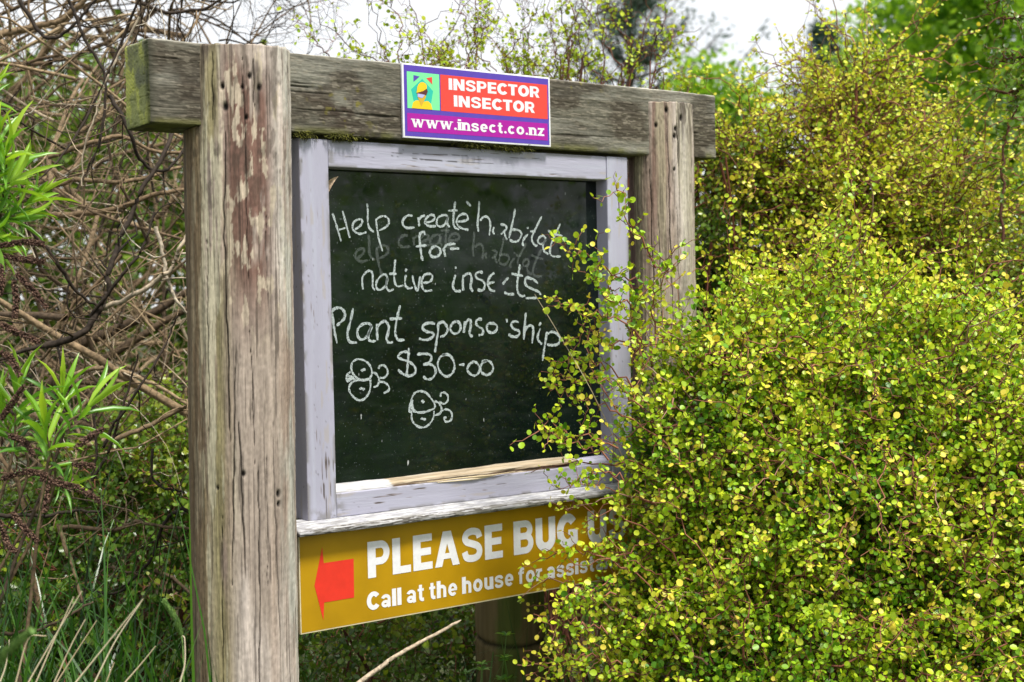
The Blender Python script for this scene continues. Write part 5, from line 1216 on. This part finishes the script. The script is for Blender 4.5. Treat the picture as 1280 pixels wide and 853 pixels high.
SL = ['pale dry grass stem, upper of the leftmost crossing pair', 'pale dry grass stem, lower of the leftmost crossing pair', 'dry stem in the middle clump with its tip level with the arrow', 'dry stem in the middle clump leaning to the right', 'longest dry stem, leaning right towards the tall post',
      'dry stem close beside the longest leaning one', 'short pale stem leaning right near the foot of the tall post', 'short upright dry stem at the bottom edge', 'dry stem at far left of the grass near the bottom corner', 'short upright dry stem in the bottom left corner', 'bent pale stem beside the green seed head by the post']
for s_, lb in zip(STRAWS, SL): straw(s_, .0017, lb, 'dry stems in the long grass')
o = straw([STRAWd, STRAWc, np.array(STRAWb), np.array(STRAWtop)], .0011, 'thin pale straw with a seed tip leaning across the right of the chalkboard', 'dry stems in the long grass', None, (1.35, -.2, 0))
def seed_head(pts, base, r, label):
    p = catmull(pts, 8); n = len(p); root = thing('grass_seed_head', label, 'grass head', (base[0], base[1], 0), 'green seed heads in the grass')
    L = np.linalg.norm(np.diff(p, axis=0), axis=1).sum(); q = int(5200*L)
    u = rng.uniform(0, n-1.001, q); i0 = u.astype(int); c_ = p[i0]+(p[i0+1]-p[i0])*(u-i0)[:, None]; tg = unit(p[i0]-p[i0+1])
    o_ = unit(np.cross(tg, rng.normal(size=(q, 3)))); pr_ = np.sin(np.pi*np.clip(.1+.75*u/(n-1), 0, 1))[:, None]**.5
    link('spike', leaf_mesh('spike', c_+o_*r*.5*pr_, unit(tg+o_*.6), o_, rng.uniform(.006, .011, q), rng.uniform(0, 1, q), T_OVAL, .6), M_HEAD, root)
    st = catmull([np.array([base[0], base[1], -.02]), (np.array(base)+p[-1])*.5*np.array([1, 1, .9]), p[-1], p[n//2], p[0]], 6)
    link('stem', twig_mesh('stem', [(st[None], np.full((1, len(st)), .0014), np.array([.5]), 5)]), M_HEAD, root)
seed_head([HEAD1, HEAD1b, HEAD1c], HEAD1d, .0048, 'curved green grass seed head beside the foot of the tall post')
seed_head([HEAD2, HEAD2b, HEAD2c], HEAD2c, .0048, 'blurred green grass seed head close by in the bottom left corner')
# leafy weeds under the sign
wd = thing('leafy_weed', 'bright green narrow-leaved weed in front of the short mossy post', 'weed', tuple(hp(np.array([.05]), np.array([3.85]), np.array([0.]))[0]))
pos, dv, nv, ln, rn, ws = [], [], [], [], [], []
for _ in range(16):
    b = hp(rng.uniform(-.12, .34, 1), rng.uniform(3.75, 3.95, 1), np.array([-.02]))[0]; tpz = rng.uniform(.45, .66); tp = b+np.array([rng.normal()*.05, rng.normal()*.04, tpz])
    pl = catmull([b, (b+tp)/2+rng.normal(size=3)*.02, tp], 5); ws.append(pl)
    for i in range(4, len(pl)):
        for a in np.linspace(0, 2*np.pi, 7)[:-1]+rng.uniform(0, 1):
            pos.append(pl[i]); d = np.array([math.cos(a), math.sin(a), .35]); dv.append(d); nv.append(np.array([0, 0, 1.])+rng.normal(size=3)*.2); ln.append(rng.uniform(.02, .036)); rn.append(rng.uniform(.3, .9))
link('leaves', leaf_mesh('leaves', np.array(pos), np.array(dv), np.array(nv), np.array(ln), np.array(rn), T_LANCE, 1.5), M_HEBE, wd)
ws = np.array(ws); link('stems', twig_mesh('stems', [(ws, np.full(ws.shape[:2], .0014), np.full(len(ws), .5), 4)]), M_HEAD, wd)

# ------------------------------------------------------------------ short post, broken stick, dry leaves
sx_, sy_ = STUMP[0], STUMP[1]
nphi, nz = 120, 150; zz = np.linspace(-.05, .92, nz); ph = np.linspace(0, 2*np.pi, nphi, endpoint=False)
Z, PH = np.meshgrid(zz, ph, indexing='ij'); Z = Z.ravel(); PH = PH.ravel()
r_ = .10*(1+.03*np.cos(3*PH+1)) + (fbm(np.cos(PH)*2, np.sin(PH)*2, Z*2, 77)-.5)*.012 + (fbm(PH*14, Z*3, 0, 78)-.5)*.006
ring_ = np.exp(-((Z-.585-.01*np.sin(PH))/.006)**2); r_ = r_ - ring_*.008
c = np.zeros((len(Z), 3))+np.array([.17, .13, .06]); c = mixc(c, (.10, .12, .03), sst(.45, .6, fbm(PH*2, Z*5, 0, 79, 4))); c = c*(.6+.8*fbm(PH*16, Z*4, 0, 80, 4))[:, None]
c = mixc(c, (.02, .018, .012), np.clip(ring_, 0, 1)*.9)
V = np.stack([sx_+r_*np.cos(PH), sy_+r_*np.sin(PH), Z], -1); i = np.arange(nz-1)[:, None]*nphi; j = np.arange(nphi)[None]; j2 = (j+1) % nphi
F = np.stack([i+j, i+j2, i+nphi+j2, i+nphi+j], -1).reshape(-1, 4)
flat = np.concatenate([F.ravel(), (nz-1)*nphi+np.arange(nphi)])
tag(link('short_post', raw_mesh('short_post', V, flat, np.concatenate([np.full(len(F), 4), [nphi]]), True, None, c), M_WOOD), 'short mossy timber post in the shade behind the yellow sign', 'post')

pk = catmull([np.array(STK1)+(np.array(STK1)-np.array(STK2))*7, STK1, STK2, STK3, STK4], 9); n = len(pk); pk = pk+np.cumsum(rng.normal(size=pk.shape)*.0007, 0)
rad_ = np.linspace(.0068, .0034, n)*(1+.18*(vnoise(np.arange(n)*.7, 0, 0, 9)-.5)); rad_[-1] = .001
tag(link('broken_stick', twig_mesh('broken_stick', [(pk[None], rad_[None], np.array([.95]), 9)]), ramp_mat('dead_stick', [(0, (.3, .24, .18)), (1, (.46, .37, .27))], .8, .2, 140)), 'pale bare broken stick poking up under the yellow sign', 'stick')
def curled_leaf(name, p, d, nrm, L, wid, curl, mat, label):
    d = unit(np.array(d, float)); s = unit(np.cross(nrm, d)); nn = np.cross(d, s); V, F = [], []
    for i in range(9):
        t = i/8; w = wid*math.sin(math.pi*min(1, .06+t*.94))**.9*(1-.3*t)
        c = np.array(p)+d*L*t + nn*curl*L*t*t + s*L*.18*math.sin(t*3)
        V += [c+s*w+nn*w*.6, c, c-s*w+nn*w*.6]
    for i in range(8): a = i*3; F += [(a, a+1, a+4, a+3), (a+1, a+2, a+5, a+4)]
    return tag(link(name, raw_mesh(name, V, np.array(F).ravel(), np.full(len(F), 4), True, np.full(len(F), .8)), mat), label, 'leaf')
M_DRYL = ramp_mat('dry_leaf', [(0, (.4, .27, .16)), (1, (.62, .46, .33))], .7, .2, 200)
curled_leaf('dry_leaf', (.0790, .030, 1.800), (.55, -.15, 1), (.25, -1, .1), .058, .0105, .22, M_DRYL, 'curled pale dry leaf in the top left corner of the chalkboard')

# ------------------------------------------------------------------ trees and hedges behind
def crown_leaves(rng, blobs, n_cl, per, leaf, spread):
    p, d = blob_shell(rng, blobs, n_cl, .35, 1.03, .6, 3, .2)
    pos = np.repeat(p, per, 0)+rng.normal(size=(len(p)*per, 3))*spread; dd = unit(np.repeat(d, per, 0)*.5+rng.normal(size=pos.shape)); nr = unit(rng.normal(size=pos.shape)+UPV*.9)
    cl = np.repeat(rng.uniform(.15, .85, len(p)), per)
    return pos, dd, nr, leaf*rng.uniform(.6, 1.3, len(pos)), np.clip(cl+rng.normal(size=len(pos))*.2, 0, 1)
def tree(name, label, base, blobs, n_cl, per, leaf, spread, mat, seed, trunk_r=.12, group=None, cat='tree'):
    rng = np.random.default_rng(seed); root = thing(name, label, cat, (base[0], base[1], 0), group)
    link('crown', leaf_mesh('crown', *crown_leaves(rng, blobs, n_cl, per, leaf, spread), T_OVAL), mat, root)
    B = np.array([b[:3] for b in blobs]); top = B.mean(0); b0 = np.array([base[0], base[1], -.1])
    tr = catmull([b0, b0*.5+top*.5+np.array([.1, 0, 0]), top], 6); gr = [(tr[None], np.linspace(trunk_r, trunk_r*.35, len(tr))[None], np.array([.5]), 10)]
    k = 34; pk = rng.integers(0, len(blobs), k); RR = np.array([(b[3], b[3], b[4]) for b in blobs]); tips = B[pk]+unit(rng.normal(size=(k, 3)))*RR[pk]*rng.uniform(.5, .95, (k, 1))
    s0 = tr[rng.integers(len(tr)//2-2, len(tr), k)]; t = np.linspace(0, 1, 9)[None, :, None]
    P = s0[:, None]*(1-t)+tips[:, None]*t+np.cumsum(rng.normal(size=(k, 9, 3))*.02*np.linalg.norm(tips-s0, axis=1)[:, None, None], 1)*np.minimum(1, t*4)
    gr.append((P, np.linspace(1, .2, 9)[None]*rng.uniform(.15, .35, (k, 1))*trunk_r, rng.uniform(.2, .8, k), 6))
    link('trunk', twig_mesh('trunk', gr), M_TRUNK, root)
    return root
TG = 'trees beyond the shrubs'
tree('broadleaf_tree', 'large bright green blurred tree at the top right corner', T_RIGHT[0], T_RIGHT, 420, 34, .095, .16, M_TREE, 61, .16, TG)
tree('broadleaf_tree', 'lighter green tree between the corner tree and the dark conifer', T_LIGHT[0], T_LIGHT, 230, 30, .085, .14, M_TREEL, 62, .12, TG)
tree('broadleaf_tree', 'small pale green treetop showing just above the right end of the beam', T_SMALL[0], T_SMALL, 110, 28, .08, .13, M_TREEL, 63, .08, TG)
def conifer(label, base, ztop, zlow, w, seed):
    rng = np.random.default_rng(seed); root = thing('conifer', label, 'tree', (base[0], base[1], 0), TG)
    tr = np.array([[base[0], base[1], z] for z in np.linspace(-.1, ztop, 12)]); gr = [(tr[None], np.linspace(.16, .02, 12)[None], np.array([.3]), 8)]
    k = 64; z = rng.uniform(zlow, ztop, k); a = rng.uniform(0, 2*np.pi, k); L = w*np.clip((ztop-z)/(ztop-zlow), .12, 1)**.7*rng.uniform(.5, 1.1, k)
    n = 9; t = np.linspace(0, 1, n); h = np.stack([np.cos(a), np.sin(a), 0*a], -1)
    P = np.array([base[0], base[1], 0])+h[:, None]*(L[:, None]*t)[..., None]+UPV*(z[:, None]+L[:, None]*(.10*t+.55*t*t))[..., None]
    gr.append((P, np.tile(np.linspace(.03, .006, n), (k, 1)), np.full(k, .3), 5)); link('trunk', twig_mesh('trunk', gr), M_TRUNK, root)
    q = P[:, 2:].reshape(-1, 3); q = np.repeat(q, 12, 0); q = q+rng.normal(size=q.shape)*.07; hh = np.repeat(np.repeat(h, n-2, 0), 12, 0)
    link('crown', leaf_mesh('crown', q, unit(hh*.6+rng.normal(size=q.shape)*.7), rng.normal(size=q.shape), rng.uniform(.05, .13, len(q)), rng.uniform(0, 1, len(q)), T_OVAL, .35), M_CONI, root)
conifer('dark upswept conifer seen blurred above the middle of the beam', CON_A, CON_A[2], CON_A[2]-2.2, 1.9, 64)
conifer('dark blue-green conifer tip at the left of the lighter tree', CON_B, CON_B[2], CON_B[2]-1.5, .6, 65)
HG = 'hedges behind the sign'
tree('hedge', 'blurred green hedge behind the bare branches at left', H_LEFT[0], H_LEFT, 1100, 26, .055, .12, M_BACK, 66, .06, HG, 'hedge')
tree('hedge', 'blurred olive hedge behind the lime shrub at right', H_RIGHT[0], H_RIGHT, 560, 26, .055, .12, M_BACK, 67, .06, HG, 'hedge')
tree('hedge', 'dark hedge low down behind the sign and short post', H_MID[0], H_MID, 420, 26, .05, .12, M_BACK, 68, .06, HG, 'hedge')
tree('hedge', 'tall green hedge across the path, seen only mirrored in the chalkboard', H_FRONT[0], H_FRONT, 520, 26, .07, .12, M_TREEL, 69, .08, HG, 'hedge')
